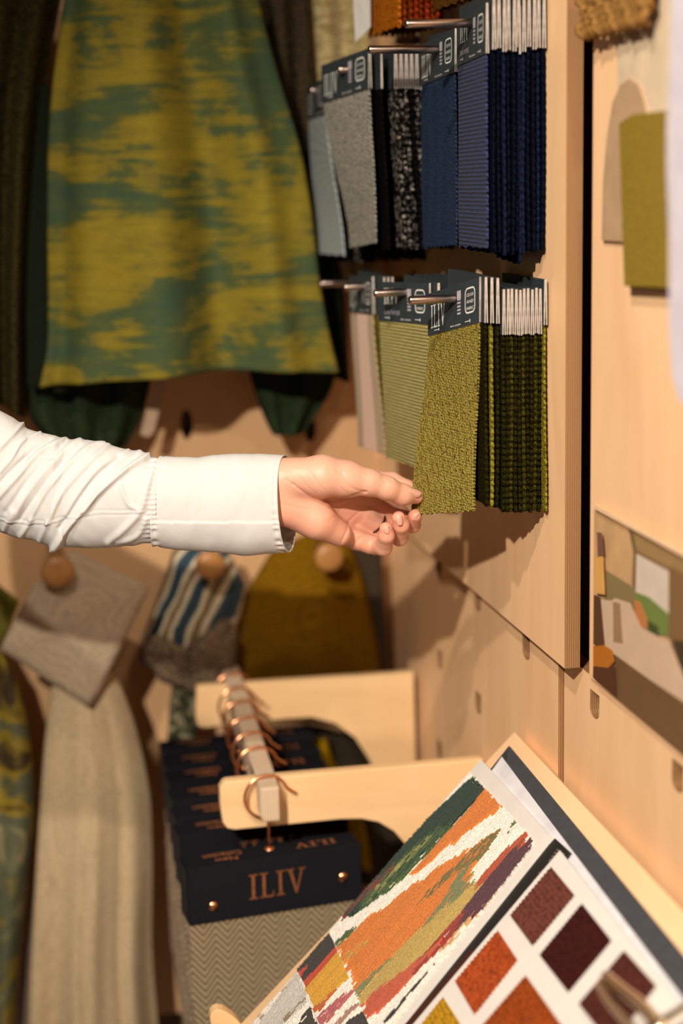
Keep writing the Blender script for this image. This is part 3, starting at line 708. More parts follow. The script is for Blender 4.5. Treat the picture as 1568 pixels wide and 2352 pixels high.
# page with velvet squares
bslab('velvet_page', [(1285, 1953), (1620, 2380), (1560, 2760), (660, 2760), (930, 2374)], .0098, .0030, M_page)
vel = [('dusty_rose_velvet', [(1264, 1991), (1318, 2056), (1222, 2172), (1171, 2102)], (128, 70, 58)),
       ('maroon_velvet', [(1335, 2075), (1403, 2160), (1304, 2279), (1238, 2193)], (74, 24, 20)),
       ('orange_velvet', [(1142, 2137), (1187, 2205), (1089, 2330), (1044, 2253)], (206, 90, 38)),
       ('rust_velvet', [(1206, 2240), (1294, 2362), (1200, 2490), (1102, 2360)], (182, 82, 26)),
       ('plum_velvet', [(1432, 2183), (1506, 2264), (1402, 2400), (1328, 2305)], (100, 50, 40)),
       ('yellow_velvet', [(1016, 2290), (1056, 2352), (980, 2470), (920, 2412)], (220, 164, 34))]
f = plane_px(.0138)
for nm, px, col in vel:
    A, B, C_, D_ = [np.array(p, float) for p in px]; n_ = 26; ring = []
    for (p, q) in ((A, B), (B, C_), (C_, D_), (D_, A)):
        for i in range(n_):
            r_ = p + (q - p) * i / n_; d = (q - p) / np.linalg.norm(q - p); nr = np.array((-d[1], d[0])); ring.append(r_ + nr * (1.3 if i % 2 else -1.3))
    cc_ = tuple(c * .62 for c in srgb(*col)[:3]) + (1,)
    prism(nm.replace('_velvet', '_swatch'), [f(*r_) for r_ in ring], -pn * .0012, weave(nm, cc_, tuple(c * 1.25 for c in cc_[:3]) + (1,), .004, .35, tuple(c * .8 for c in cc_[:3]) + (1,), sheen=.05, rough=.95), bk)

# striped cloth: a grid of cells in the cloth's own frame, coloured thread by thread
vcol = NT('striped_chenille'); at = vcol.n('ShaderNodeVertexColor', layer_name='thread'); nz_ = vcol.n('ShaderNodeTexNoise', Scale=500, Detail=3); tc_ = vcol.n('ShaderNodeTexCoord'); vcol.l(tc_.outputs['Object'], nz_.inputs['Vector'])
vcol.bump(nz_.outputs[0], .9, .0012)
CH = vcol.set(vcol.mix(.6, at.outputs[0], vcol.ramp(nz_.outputs[0], [(.3, (.55, .55, .55, 1)), (.7, (1.35, 1.35, 1.35, 1))]), 'MULTIPLY'), .9, 0, .15, .15)
def inpoly(px, py, poly):
    ins = np.zeros(px.shape, bool); n = len(poly); j = n - 1
    for i in range(n):
        xi, yi = poly[i]; xj, yj = poly[j]
        c = ((yi > py) != (yj > py)) & (px < (xj - xi) * (py - yi) / (yj - yi + 1e-9) + xi); ins ^= c; j = i
    return ins
def striped_cloth(name, quad, h, polys, base, nu=150, nv=360, jit=26, seed=0, edge=2.5):
    """quad px: top-far, top-near, foot-near, foot-far ; polys painted in order in photo coordinates (threads run along the slope)"""
    rs = np.random.RandomState(seed); f0 = plane_px(h)
    A, B, C_, D_ = [f0(*q) for q in quad]
    U, W_ = np.meshgrid(np.linspace(0, 1, nu + 1), np.linspace(0, 1, nv + 1))
    jl = rs.uniform(-1, 1, nu + 1) * edge / 500; je = rs.uniform(-1, 1, nv + 1) * edge / 260
    Wj = W_.copy(); Wj[0, :] += jl; Wj[-1, :] += jl
    Uj = U.copy(); Uj[:, 0] += je; Uj[:, -1] += je
    P = (A[None, None] * ((1 - Uj) * (1 - Wj))[..., None] + B[None, None] * (Uj * (1 - Wj))[..., None] + C_[None, None] * (Uj * Wj)[..., None] + D_[None, None] * ((1 - Uj) * Wj)[..., None])
    uc = (np.arange(nu) + .5) / nu; wc = (np.arange(nv) + .5) / nv
    jt = rs.uniform(-1, 1, nu); jt2 = np.repeat(rs.uniform(-1, 1, nu // 5 + 1), 5)[:nu]; j = (jt * .35 + jt2 * .65) * jit / 500.
    UU, WW = np.meshgrid(uc, wc); WS = WW + j[None, :]
    Pc = (A * ((1 - UU) * (1 - WS))[..., None] + B * (UU * (1 - WS))[..., None] + C_ * (UU * WS)[..., None] + D_ * ((1 - UU) * WS)[..., None])
    pp = proj(Pc.reshape(-1, 3)); X_, Y_ = pp[:, 0], pp[:, 1]
    col = np.tile(np.array(srgb(*base)), (len(X_), 1)); hgt = np.zeros(len(X_))
    for poly, c, hh_, mixp in polys:
        m = inpoly(X_, Y_, poly)
        if mixp < 1:
            th = rs.rand(nu) < mixp; seg = rs.rand(nv // 12 + 1, nu) < mixp; sel = np.repeat(seg, 12, 0)[:nv]; m &= (sel).reshape(-1)
        col[m] = srgb(*c); hgt[m] = hh_
    col[:, :3] *= rs.uniform(.72, .98, (len(col), 1)) * (1 + .10 * np.repeat(rs.uniform(-1, 1, nu)[None], nv, 0).reshape(-1, 1))
    H = np.zeros((nv + 1, nu + 1)); Hc = hgt.reshape(nv, nu); H[:-1, :-1] = Hc; H[-1] = H[-2]; H[:, -1] = H[:, -2]
    H += rs.uniform(-.0003, .0003, H.shape)
    P = P + pn * H[..., None]
    V = P.reshape(-1, 3); F = []
    for jj in range(nv):
        r0 = jj * (nu + 1)
        F += [(r0 + i, r0 + i + 1, r0 + nu + 2 + i, r0 + nu + 1 + i) for i in range(nu)]
    # skirt so that the cloth has thickness
    nV = len(V); per = [i for i in range(nu + 1)] + [jj * (nu + 1) + nu for jj in range(1, nv + 1)] + [nv * (nu + 1) + i for i in range(nu - 1, -1, -1)] + [jj * (nu + 1) for jj in range(nv - 1, 0, -1)]
    V = np.vstack([V, V[per] - pn * .0016]); k = len(per); nf = len(F)
    F += [(per[i], per[(i + 1) % k], nV + (i + 1) % k, nV + i) for i in range(k)]
    o = mk(name, V, F, CH, bk)
    ca = o.data.color_attributes.new('thread', 'FLOAT_COLOR', 'CORNER')
    full = np.vstack([col, np.tile(col[0], (k, 1))]); ca.data.foreach_set('color', np.repeat(full, 4, 0).astype('f').reshape(-1))
    return o
def Z2(l): return [(600 + a / 2.24, 1720 + b / 2.24) for a, b in l]
cream = (246, 240, 228)
OR, DG, OLV, RU, PUR, YG, GG = (214, 122, 44), (8, 48, 32), (118, 104, 56), (178, 78, 44), (84, 44, 56), (190, 160, 84), (124, 128, 84)
polys = [
 (Z2([(1090, 138), (1165, 205), (1070, 300), (985, 395), (880, 500), (640, 720), (500, 840), (430, 860), (480, 745), (620, 610), (780, 430), (985, 235)]), DG, .0012, 1),
 (Z2([(980, 395), (960, 440), (840, 560), (700, 700), (560, 800), (500, 830), (560, 720), (760, 520), (900, 400)]), (62, 88, 44), .001, .75),
 (Z2([(900, 430), (700, 640), (560, 780), (600, 700), (800, 500)]), (150, 150, 76), .001, .35),
 (Z2([(700, 570), (690, 610), (440, 860), (430, 840), (560, 700)]), (110, 44, 34), .001, .7),
 (Z2([(1160, 200), (1245, 300), (1120, 385), (1080, 420), (960, 500), (840, 610), (750, 660), (830, 580), (960, 430), (1060, 320)]), OR, .0012, 1),
 (Z2([(1245, 395), (1200, 480), (1140, 550), (1060, 660), (1100, 690), (960, 830), (820, 940), (720, 1030), (520, 1240), (500, 1250), (430, 1110), (385, 1030), (540, 880), (640, 820), (700, 760), (760, 720), (850, 660), (1000, 560), (1080, 510)]), OR, .0012, 1),
 (Z2([(1245, 395), (1200, 480), (1140, 550), (1000, 640), (840, 780), (780, 830), (860, 730), (1000, 600), (1100, 500)]), OLV, .0012, .8),
 (Z2([(1100, 560), (1060, 660), (1100, 690), (960, 820), (840, 900), (940, 780), (1020, 640)]), GG, .0012, .85),
 (Z2([(1180, 640), (1150, 740), (1060, 850), (900, 990), (820, 1090), (690, 1200), (540, 1330), (510, 1260), (700, 1040), (840, 900), (1000, 780), (1100, 690)]), YG, .0011, 1),
 (Z2([(720, 1035), (640, 1110), (540, 1230), (505, 1290), (490, 1230), (600, 1130)]), GG, .0011, .8),
 (Z2([(1350, 445), (1395, 470), (1300, 560), (1150, 700), (1080, 740), (1130, 660), (1250, 530)]), RU, .0013, 1),
 (Z2([(1400, 462), (1410, 520), (1320, 640), (1200, 760), (1060, 890), (950, 960), (1030, 840), (1150, 690), (1270, 550), (1340, 490)]), PUR, .0013, 1),
 (Z2([(1060, 860), (1000, 940), (870, 1080), (720, 1240), (780, 1120), (900, 990), (1000, 880)]), (150, 52, 40), .0013, .85),
 (Z2([(920, 1000), (860, 1080), (780, 1150), (720, 1250), (600, 1360), (550, 1390), (520, 1310), (680, 1180), (800, 1100)]), (190, 88, 56), .0013, 1),
 (Z2([(1240, 700), (1180, 790), (1060, 900), (960, 1030), (900, 1080), (960, 980), (1080, 860)]), (196, 150, 96), .001, .4),
 (Z2([(900, 1100), (820, 1200), (740, 1300), (650, 1420), (620, 1420), (740, 1270), (830, 1180)]), (50, 44, 40), .001, .6),
 (Z2([(500, 915), (385, 1030), (372, 1000), (440, 940)]), (72, 94, 52), .001, .85),
 (Z2([(560, 1000), (420, 1110), (400, 1080), (500, 1000)]), (176, 168, 84), .001, .4),
 (Z2([(1300, 385), (1290, 415), (1270, 418), (1280, 395)]), (96, 96, 52), .001, 1),
]
striped_cloth('striped_cloth', Z2([(1070, 118), (1412, 484), (596, 1532), (350, 935)]), .0118, polys, cream)
polys2 = [
 (Z2([(350, 950), (392, 1030), (300, 1130), (215, 1200), (183, 1140), (250, 1040)]), (46, 40, 36), .0012, 1),
 (Z2([(240, 1115), (225, 1160), (200, 1185), (190, 1150)]), (190, 66, 34), .0012, .9),
 (Z2([(385, 1022), (395, 1045), (230, 1232), (215, 1200), (300, 1120)]), (196, 66, 34), .0012, 1),
 (Z2([(400, 1040), (455, 1175), (380, 1240), (280, 1350), (255, 1300), (228, 1235)]), (216, 160, 38), .0012, 1),
 (Z2([(400, 1225), (300, 1350), (265, 1365), (262, 1340), (330, 1280)]), (190, 96, 40), .0012, .7),
 (Z2([(490, 1235), (460, 1270), (330, 1416), (280, 1416), (280, 1390), (420, 1260)]), (178, 96, 98), .0012, .85),
 (Z2([(520, 1300), (420, 1400), (400, 1440), (360, 1440), (440, 1340)]), (170, 130, 116), .0012, .85),
 (Z2([(545, 1340), (570, 1430), (400, 1480), (450, 1400)]), (52, 46, 46), .0012, 1),
]
striped_cloth('patchwork_cloth', Z2([(352, 945), (590, 1500), (420, 1700), (183, 1140)]), .0122, [p for p in polys2], cream, nu=80, nv=120, jit=12, seed=3)
striped_cloth('silver_cloth', Z2([(183, 1145), (400, 1690), (200, 1900), (-40, 1400)]), .0120, [
 (Z2([(183, 1145), (230, 1240), (240, 1300), (60, 1460), (-40, 1460)]), (206, 200, 192), .0004, 1),
 (Z2([(190, 1160), (60, 1290), (0, 1400), (-20, 1380)]), (178, 156, 126), .0004, .5),
 (Z2([(240, 1280), (130, 1400), (100, 1400), (230, 1270)]), (150, 132, 104), .0004, .7),
 (Z2([(252, 1320), (300, 1460), (150, 1460)]), (58, 50, 38), .0004, .9)], cream, nu=70, nv=90, jit=14, seed=4)
# metal clip in the near corner, far out of focus
cl_ = empty('metal_clip', plane_px(.02)(1440, 2320), 'blurred pale brass clip at the bottom right corner, in front of the plum velvet', 'clip')
M_brass = plain('champagne_brass', (.96, .84, .66, 1), .22, 1, .5, .04)
g = plane_px(.045)
for (pp, r_) in (([(1392, 2244), (1430, 2276), (1475, 2312), (1520, 2370)], .0060), ([(1378, 2262), (1398, 2300), (1440, 2350), (1480, 2400)], .0042), ([(1490, 2360), (1520, 2345), (1560, 2322), (1620, 2280)], .0040)):
    tube('clip_arm', [g(a, b) for a, b in smoothline(pp, 14)], r_, M_brass, cl_, 14)
# ------------------------------------------------------------------ cloths hanging on the back wall
def hang(name, L, R, Y, m, label, cat='fabric', group=None, folds=((3, .012),), nu=70, nv=90, t=.0022, seed=0, bell=.02, pin=False, sagb=0, lean=0, pleat=None):
    """cloth between a left and a right outline (photo outline set at depth Y), with vertical folds in depth"""
    L = smoothline(L, nv); R = smoothline(R, nv); V = []; rs = random.Random(seed); ph = [rs.uniform(0, 6.28) for _ in folds]
    for j in range(nv):
        s = j / (nv - 1)
        a = PY(L[j][0], L[j][1], Y); b = PY(R[j][0], R[j][1], Y)
        for i in range(nu):
            u = i / (nu - 1); p = a * (1 - u) + b * u
            amp = (s if pin else (.55 + .45 * s))
            d = -bell * math.sin(math.pi * u) ** .7
            for (k, am), p0 in zip(folds, ph): d += am * amp * math.sin(2 * math.pi * k * u + p0 + .5 * math.sin(2.2 * s + p0))
            if pleat:
                for (uc, wd, am) in pleat: d += am * amp * math.exp(-((u - uc) / wd) ** 2)
            p = p + np.array([0, d + lean * s, 0]); p[2] -= sagb * math.sin(math.pi * u) * s
            d_ = 0; p[2] += .0006 * mnoise.noise(Vector((u * 9, s * 5, seed))) 
            V.append(p)
    F = [(j * nu + i, j * nu + i + 1, (j + 1) * nu + i + 1, (j + 1) * nu + i) for j in range(nv - 1) for i in range(nu - 1)]
    o = mk(name, V, F, m, smooth=True); solid(o, t)
    return tag(o, label, cat, group)
# green and teal cloth
gt = NT('green_teal_print'); v = gt.coord((4.5, 4.5, 9)); a = gt.n('ShaderNodeTexNoise', Scale=1.15, Detail=9, Roughness=.62, Distortion=.3); gt.l(v, a.inputs['Vector'])
v2 = gt.coord((6, 6, 60)); b = gt.n('ShaderNodeTexNoise', Scale=1.6, Detail=5, Roughness=.7); gt.l(v2, b.inputs['Vector'])
s_ = gt.math('ADD', a.outputs[0], gt.math('MULTIPLY', gt.math('SUBTRACT', b.outputs[0], .5), .42))
col = gt.ramp(s_, [(.36, srgb(56, 74, 54)), (.465, srgb(70, 80, 44)), (.52, srgb(112, 100, 32)), (.62, srgb(128, 112, 32)), (.78, srgb(108, 90, 26))])
tw_ = gt.n('ShaderNodeTexNoise', Scale=1, Detail=2); gt.l(gt.coord((300, 300, 900)), tw_.inputs['Vector']); gt.bump(tw_.outputs[0], .4, .0006)
GT = gt.set(gt.mix(.4, col, gt.ramp(tw_.outputs[0], [(.3, (.7, .7, .7, 1)), (.7, (1.2, 1.2, 1.2, 1))]), 'MULTIPLY'), .8, 0, .12, 0)
hang('hanging_cloth', [(158, -60), (140, 60), (122, 190), (112, 330), (110, 520), (112, 690), (110, 800), (92, 893)], [(578, -60), (604, 60), (640, 190), (682, 330), (708, 470), (728, 640), (752, 770), (772, 852)], 2.46, GT,
     'big lime and teal patterned cloth hanging at upper left, in front of the darker ones', folds=((1.5, .016), (3.2, .008)), bell=.05, seed=3, pleat=[(.62, .10, .040), (.82, .07, -.03), (.06, .05, .03)], sagb=-.012, nu=110, nv=110)
drk = weave('dark_moss_knit', srgb(50, 46, 24), srgb(66, 58, 32), .008, .6, srgb(40, 36, 18), row=.005)
drk2 = weave('dark_taupe_knit', srgb(64, 54, 38), srgb(74, 62, 46), .008, .6, srgb(54, 46, 32), row=.005)
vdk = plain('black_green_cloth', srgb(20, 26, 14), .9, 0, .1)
GTD = weave('dark_teal_cloth', srgb(34, 50, 34), srgb(44, 58, 40), .004, .4, srgb(54, 54, 28))
hang('hanging_cloth', [(-120, -60), (-125, 300), (-120, 600), (-100, 905)], [(150, -60), (95, 260), (72, 560), (62, 760), (60, 962)], 2.53, drk, 'dark moss green knitted cloth at the left edge beside the lime cloth', folds=((3, .02),), seed=4, sagb=-.01)
hang('hanging_cloth', [(90, 200), (66, 500), (60, 700), (62, 888)], [(150, 200), (150, 500), (150, 700), (160, 900)], 2.52, vdk, 'nearly black green cloth in the fold left of the lime cloth', folds=((1, .01),), nu=20)  # dark sheet added for the shade of the lime cloth's side fold
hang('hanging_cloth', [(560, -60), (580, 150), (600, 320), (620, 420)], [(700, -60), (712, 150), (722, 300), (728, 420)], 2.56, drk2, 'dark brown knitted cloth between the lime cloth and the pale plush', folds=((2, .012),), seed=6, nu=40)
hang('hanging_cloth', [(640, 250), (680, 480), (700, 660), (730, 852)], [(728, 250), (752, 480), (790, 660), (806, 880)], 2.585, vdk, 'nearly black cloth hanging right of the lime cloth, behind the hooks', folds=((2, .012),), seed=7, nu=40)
plush = NT('pale_gold_plush'); nz_ = plush.n('ShaderNodeTexNoise', Scale=1, Detail=4, Distortion=1.5); plush.l(plush.coord((40, 40, 130), (0, .6, 0)), nz_.inputs['Vector'])
plush.bump(nz_.outputs[0], 1.0, .004); PLUSH = plush.set(plush.ramp(nz_.outputs[0], [(.35, srgb(150, 128, 74)), (.55, srgb(196, 174, 116)), (.7, srgb(216, 200, 150))]), .7, 0, .3, .4)
hang('hanging_cloth', [(690, -60), (706, 140), (715, 300), (742, 480), (780, 590), (800, 668)], [(880, -60), (880, 140), (880, 300), (880, 480), (878, 560), (872, 668)], 2.60, PLUSH, 'pale gold plush cloth behind the orange swatches and blue-grey card', folds=((2, .02),), seed=8)
hang('hanging_cloth', [(60, 820), (62, 900), (70, 960), (110, 1010)], [(350, 820), (345, 880), (325, 960), (290, 1030)], 2.57, GTD, 'dark teal cloth hem showing under the left half of the lime cloth', folds=((3, .012),), seed=9, nu=50, nv=40)
hang('hanging_cloth', [(565, 820), (580, 880), (604, 950), (626, 996)], [(770, 820), (765, 880), (735, 940), (690, 998)], 2.57, GTD, 'dark teal cloth hem showing under the right half of the lime cloth', folds=((2, .012),), seed=10, nu=40, nv=40)
st = [PY(a, b, 2.56) for a, b in [(366, 820), (398, 820), (352, 995), (340, 1004), (322, 998)]]
tag(prism('swing_label', st, (0, .002, 0), plain('grey_label', srgb(176, 150, 124), .8)), 'slanted grey-beige label strip under the lime cloth', 'label')

# round wooden pegs
Wp = wood('oak_peg', (.40, .19, .055), (8, 8, 8), .4, .15)
def peg(px, py, Y, r, label, yaw=0, rz=1.0):
    c = PY(px, py, Y); e = empty('wall_peg', (c[0], YB, c[2]), label, 'peg', 'round wooden pegs on the back board')
    V = []; F = []; n = 32
    prof = [(.35, YB - Y), (.35, .02), (.9, .018), (1, .014), (1, .003), (.94, 0), (.5, -.002)]
    for (a, d) in prof:
        for j in range(n): an = 2 * math.pi * j / n; V.append(c + np.array([r * a * math.cos(an) + yaw * (d), d, r * rz * a * math.sin(an)]))
    for i in range(len(prof) - 1):
        for j in range(n): F.append((i * n + j, i * n + (j + 1) % n, (i + 1) * n + (j + 1) % n, (i + 1) * n + j))
    F.append(tuple(range((len(prof) - 1) * n, len(prof) * n))); fixn(mk('knob', V, F, Wp, e, smooth=True))
peg(132, 1315, 2.44, .0245, 'round oak peg through the taupe square, under the sleeve at left')
peg(484, 1300, 2.50, .0225, 'round oak peg holding the blue striped cloth')
peg(757, 1282, 2.50, .0225, 'round oak peg in shade holding the mustard cloth')

# square and long cloths below
linen = weave('taupe_linen', srgb(192, 170, 142), srgb(200, 178, 150), .0016, .2, srgb(184, 162, 134))
def flatcloth(name, px, Y, m, label, t=.006, cat='fabric', tilt=(0, 0), bulge=.0):
    c = np.mean(px, 0); n_ = len(px); pts = []
    out = []
    for i in range(n_):
        p, q = np.array(px[i], float), np.array(px[(i + 1) % n_], float)
        for k in range(8): out.append(p + (q - p) * k / 8)
    V = []; F = []; R_ = 8
    for r_ in range(R_ + 1):
        for p in out:
            s = r_ / R_; q = c + (p - c) * s
            Yq = Y - bulge * (1 - s * s) + tilt[0] * (q[0] - c[0]) / 300 + tilt[1] * (q[1] - c[1]) / 300 + .003 * mnoise.noise(Vector((q[0] / 60, q[1] / 60, 3)))
            V.append(PY(q[0], q[1], Yq))
    k = len(out)
    for r_ in range(R_):
        for i in range(k): F.append((r_ * k + i, r_ * k + (i + 1) % k, (r_ + 1) * k + (i + 1) % k, (r_ + 1) * k + i))
    o = mk(name, V, F, m, smooth=True); solid(o, t, 1)
    return tag(o, label, cat)
flatcloth('square_swatch', [(166, 1264), (342, 1350), (208, 1624), (2, 1488), (74, 1348)], 2.475, linen, 'taupe linen square hanging cornerwise from the left peg', bulge=.008)
creamc = weave('cream_wool', srgb(222, 194, 154), srgb(228, 202, 162), .0022, .2, srgb(214, 186, 146))
hang('long_cloth', [(122, 1560), (104, 1700), (92, 1860), (80, 2050), (70, 2250), (66, 2440)], [(262, 1540), (308, 1660), (345, 1830), (352, 2000), (352, 2200), (372, 2440)], 2.52, creamc, 'long cream wool cloth falling in folds from under the taupe square', folds=((1.2, .012), (2.6, .014)), bell=.035, seed=14, pin=True, nu=90, pleat=[(.42, .05, .018), (.72, .06, .02)])
flo = NT('floral_print'); nz_ = flo.n('ShaderNodeTexNoise', Scale=1, Detail=4, Distortion=1); flo.l(flo.coord((10, 10, 10)), nz_.inputs['Vector'])
FLO = flo.set(flo.ramp(nz_.outputs[0], [(.33, srgb(60, 44, 18)), (.42, srgb(150, 126, 26)), (.5, srgb(78, 84, 62)), (.58, srgb(104, 104, 74)), (.66, srgb(186, 164, 116))]), .7)
hang('long_cloth', [(-150, 1240), (-150, 1600), (-160, 2000), (-170, 2440)], [(30, 1540), (62, 1660), (78, 1860), (52, 2120), (30, 2440)], 2.55, FLO, 'green and mustard floral cloth cut by the left edge below the sleeve', folds=((2, .02),), seed=15)
flatcloth('square_swatch', [(-160, 1240), (0, 1345), (44, 1380), (8, 1470), (-160, 1560)], 2.56, weave('lime_weave', srgb(150, 140, 58), srgb(120, 114, 44), .003, .4, srgb(84, 82, 40)), 'lime and dark green square at the left edge beside the taupe square')
flatcloth('strip_swatch', [(90, 1900), (100, 2100), (66, 2440), (20, 2440), (62, 2150)], 2.60, plain('grey_lilac_cloth', srgb(128, 110, 96), .9), 'grey-brown cloth strip between the floral and the cream cloths', t=.003)
bs = NT('blue_stripe_weave'); wv = bs.n('ShaderNodeTexWave', wave_type='BANDS', bands_direction='DIAGONAL', Scale=9.5, Distortion=2.5, Detail=3); bs.l(bs.coord((1, 1, 1), (0, 1.9, 0)), wv.inputs['Vector'])
BS = bs.set(bs.ramp(wv.outputs[0], [(.0, srgb(34, 54, 64)), (.35, srgb(54, 78, 88)), (.48, srgb(206, 192, 164)), (.8, srgb(196, 180, 150)), (.92, srgb(112, 94, 64))]), .9)
flatcloth('striped_swatch', [(404, 1258), (520, 1262), (560, 1350), (545, 1420), (500, 1520), (420, 1560), (330, 1520), (322, 1490), (380, 1340)], 2.57, BS, 'blue and cream striped woven cloth bunched on the middle peg', bulge=.03)
knit = weave('taupe_knit', srgb(112, 94, 74), srgb(140, 120, 98), .007, 1.0, srgb(80, 64, 48), row=.006, rnd=.8)
flatcloth('knit_wrap', [(322, 1490), (350, 1460), (420, 1500), (520, 1420), (545, 1450), (530, 1560), (450, 1590), (372, 1560)], 2.545, knit, 'taupe knitted wrap below the blue striped cloth', bulge=.02)
hang('hanging_cloth', [(400, 1550), (392, 1600), (384, 1700), (380, 1760)], [(455, 1560), (452, 1620), (450, 1700), (446, 1760)], 2.56, weave('grey_green_knit', srgb(150, 142, 110), srgb(70, 70, 52), .012, .8, srgb(40, 36, 24)), 'narrow grey-green knit dangling left of the rail behind the boxes', folds=((1, .01),), nu=20)
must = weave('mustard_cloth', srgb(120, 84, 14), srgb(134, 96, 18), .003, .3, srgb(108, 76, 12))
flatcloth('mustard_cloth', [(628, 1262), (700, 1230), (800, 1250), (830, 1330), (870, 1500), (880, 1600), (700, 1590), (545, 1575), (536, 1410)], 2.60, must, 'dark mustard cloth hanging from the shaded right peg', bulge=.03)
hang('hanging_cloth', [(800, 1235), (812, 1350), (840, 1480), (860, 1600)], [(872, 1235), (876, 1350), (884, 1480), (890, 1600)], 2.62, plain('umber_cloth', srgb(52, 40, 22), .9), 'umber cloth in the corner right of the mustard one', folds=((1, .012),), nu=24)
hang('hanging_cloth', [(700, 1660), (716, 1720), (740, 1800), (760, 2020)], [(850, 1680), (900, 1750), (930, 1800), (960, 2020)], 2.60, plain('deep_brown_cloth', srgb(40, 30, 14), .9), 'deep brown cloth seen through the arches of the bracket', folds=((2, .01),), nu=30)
hang('hanging_cloth', [(716, 1690), (722, 1740), (770, 1800), (800, 1900), (810, 1990)], [(748, 1690), (762, 1740), (800, 1800), (836, 1900), (850, 1990)], 2.56, weave('yellow_cloth', srgb(150, 116, 10), srgb(170, 132, 16), .004, .4, srgb(80, 60, 10)), 'yellow cloth strip seen through the bracket arches behind the boxes', folds=((1, .006),), nu=20)
# ------------------------------------------------------------------ the arm: signed distance field -> surface nets
def smin(a, b, k):
    h = np.clip(.5 + .5 * (b - a) / k, 0, 1); return b * (1 - h) + a * h - k * h * (1 - h)
class Grid:
    def __init__(s, lo, hi, st):
        s.lo = np.array(lo, 'f'); s.st = st; s.n = [int((hi[i] - lo[i]) / st) + 1 for i in range(3)]
        g = [lo[i] + st * np.arange(s.n[i], dtype='f') for i in range(3)]
        s.X, s.Y, s.Z = np.meshgrid(*g, indexing='ij')
    def cap(s, a, b, ra, rb):
        a = np.array(a, 'f'); b = np.array(b, 'f'); d = b - a; L2 = float(d @ d)
        x, y, z = s.X - a[0], s.Y - a[1], s.Z - a[2]
        t = np.clip((x * d[0] + y * d[1] + z * d[2]) / L2, 0, 1)
        return np.sqrt((x - t * d[0]) ** 2 + (y - t * d[1]) ** 2 + (z - t * d[2]) ** 2) - (ra + (rb - ra) * t)
def surface_nets(D, lo, st):
    S = D < 0; nx, ny, nz = D.shape
    cs = np.zeros((nx - 1, ny - 1, nz - 1), 'i4')
    for dx in (0, 1):
        for dy in (0, 1):
            for dz in (0, 1): cs += S[dx:nx - 1 + dx, dy:ny - 1 + dy, dz:nz - 1 + dz]
    act = (cs > 0) & (cs < 8); ids = -np.ones(cs.shape, 'i4'); I = np.argwhere(act); ids[act] = np.arange(len(I))
    acc = np.zeros((len(I), 3)); cnt = np.zeros(len(I))
    cor = [(a, b, c) for a in (0, 1) for b in (0, 1) for c in (0, 1)]
    for p in cor:
        for ax in range(3):
            if p[ax]: continue
            q = list(p); q[ax] = 1
            d0 = D[I[:, 0] + p[0], I[:, 1] + p[1], I[:, 2] + p[2]]; d1 = D[I[:, 0] + q[0], I[:, 1] + q[1], I[:, 2] + q[2]]
            m = (d0 < 0) != (d1 < 0); t = np.zeros(len(I)); t[m] = d0[m] / (d0[m] - d1[m])
            v = np.array(p, float)[None] + np.zeros((len(I), 3)); v[:, ax] += t
            acc[m] += v[m]; cnt[m] += 1
    V = (I + acc / cnt[:, None]) * st + lo
    F = []
    for ax in range(3):
        b, c = [(1, 2), (2, 0), (0, 1)][ax]
        sl0 = [slice(None)] * 3; sl1 = [slice(None)] * 3; sl0[ax] = slice(0, -1); sl1[ax] = slice(1, None)
        E = S[tuple(sl0)] != S[tuple(sl1)]; J = np.argwhere(E)
        J = J[(J[:, b] > 0) & (J[:, c] > 0) & (J[:, b] < cs.shape[b]) & (J[:, c] < cs.shape[c])]
        ins = S[J[:, 0], J[:, 1], J[:, 2]]
        def idx(db, dc):
            K = J.copy(); K[:, b] -= db; K[:, c] -= dc; return ids[K[:, 0], K[:, 1], K[:, 2]]
        q = np.stack([idx(1, 1), idx(0, 1), idx(0, 0), idx(1, 0)], 1); q[~ins] = q[~ins][:, ::-1]; F.append(q)
    return V, np.vstack(F)
def H(x, y, Y): return PY(x, y, Y)
G = Grid((.245, 1.845, 1.16), (.500, 2.005, 1.335), .00085)
def chain(pts, rad, k=.006):
    d = None
    for i in range(len(pts) - 1):
        c = G.cap(H(*pts[i]), H(*pts[i + 1]), rad[i], rad[i + 1]); d = c if d is None else smin(d, c, k)
    return d
D = chain([(540, 1112, 1.912), (650, 1100, 1.910), (700, 1103, 1.912)], [.0260, .0235, .0230])
D = smin(D, chain([(540, 1158, 1.914), (650, 1160, 1.912), (700, 1175, 1.916)], [.0250, .0225, .0225]), .02)
for p, q, ra, rb in (((690, 1098, 1.925), (838, 1102, 1.950), .0190, .0125), ((690, 1120, 1.928), (848, 1142, 1.953), .0180, .0125), ((690, 1150, 1.928), (842, 1182, 1.950), .0180, .0120), ((690, 1178, 1.924), (815, 1238, 1.940), .0180, .0122)):
    D = smin(D, G.cap(H(*p), H(*q), ra, rb), .012)
D = smin(D, chain([(676, 1172, 1.908), (728, 1196, 1.906), (778, 1226, 1.915)], [.0180, .0215, .0150]), .012)          # heel of the hand
D = smin(D, chain([(686, 1094, 1.900), (740, 1094, 1.894), (795, 1100, 1.893)], [.0215, .0245, .0205]), .009)          # ball of the thumb
thumb = chain([(795, 1100, 1.893), (846, 1108, 1.891), (888, 1121, 1.892), (925, 1136, 1.899), (956, 1141, 1.906)], [.0200, .0152, .0130, .0118, .0086], .007)
D = smin(D, thumb, .009)
index = chain([(838, 1102, 1.950), (900, 1104, 1.958), (938, 1121, 1.953), (962, 1138, 1.937)], [.0125, .0102, .0090, .0076], .004)
middle = chain([(848, 1142, 1.953), (915, 1178, 1.958), (946, 1205, 1.936), (953, 1184, 1.914)], [.0122, .0112, .0102, .0082], .003)
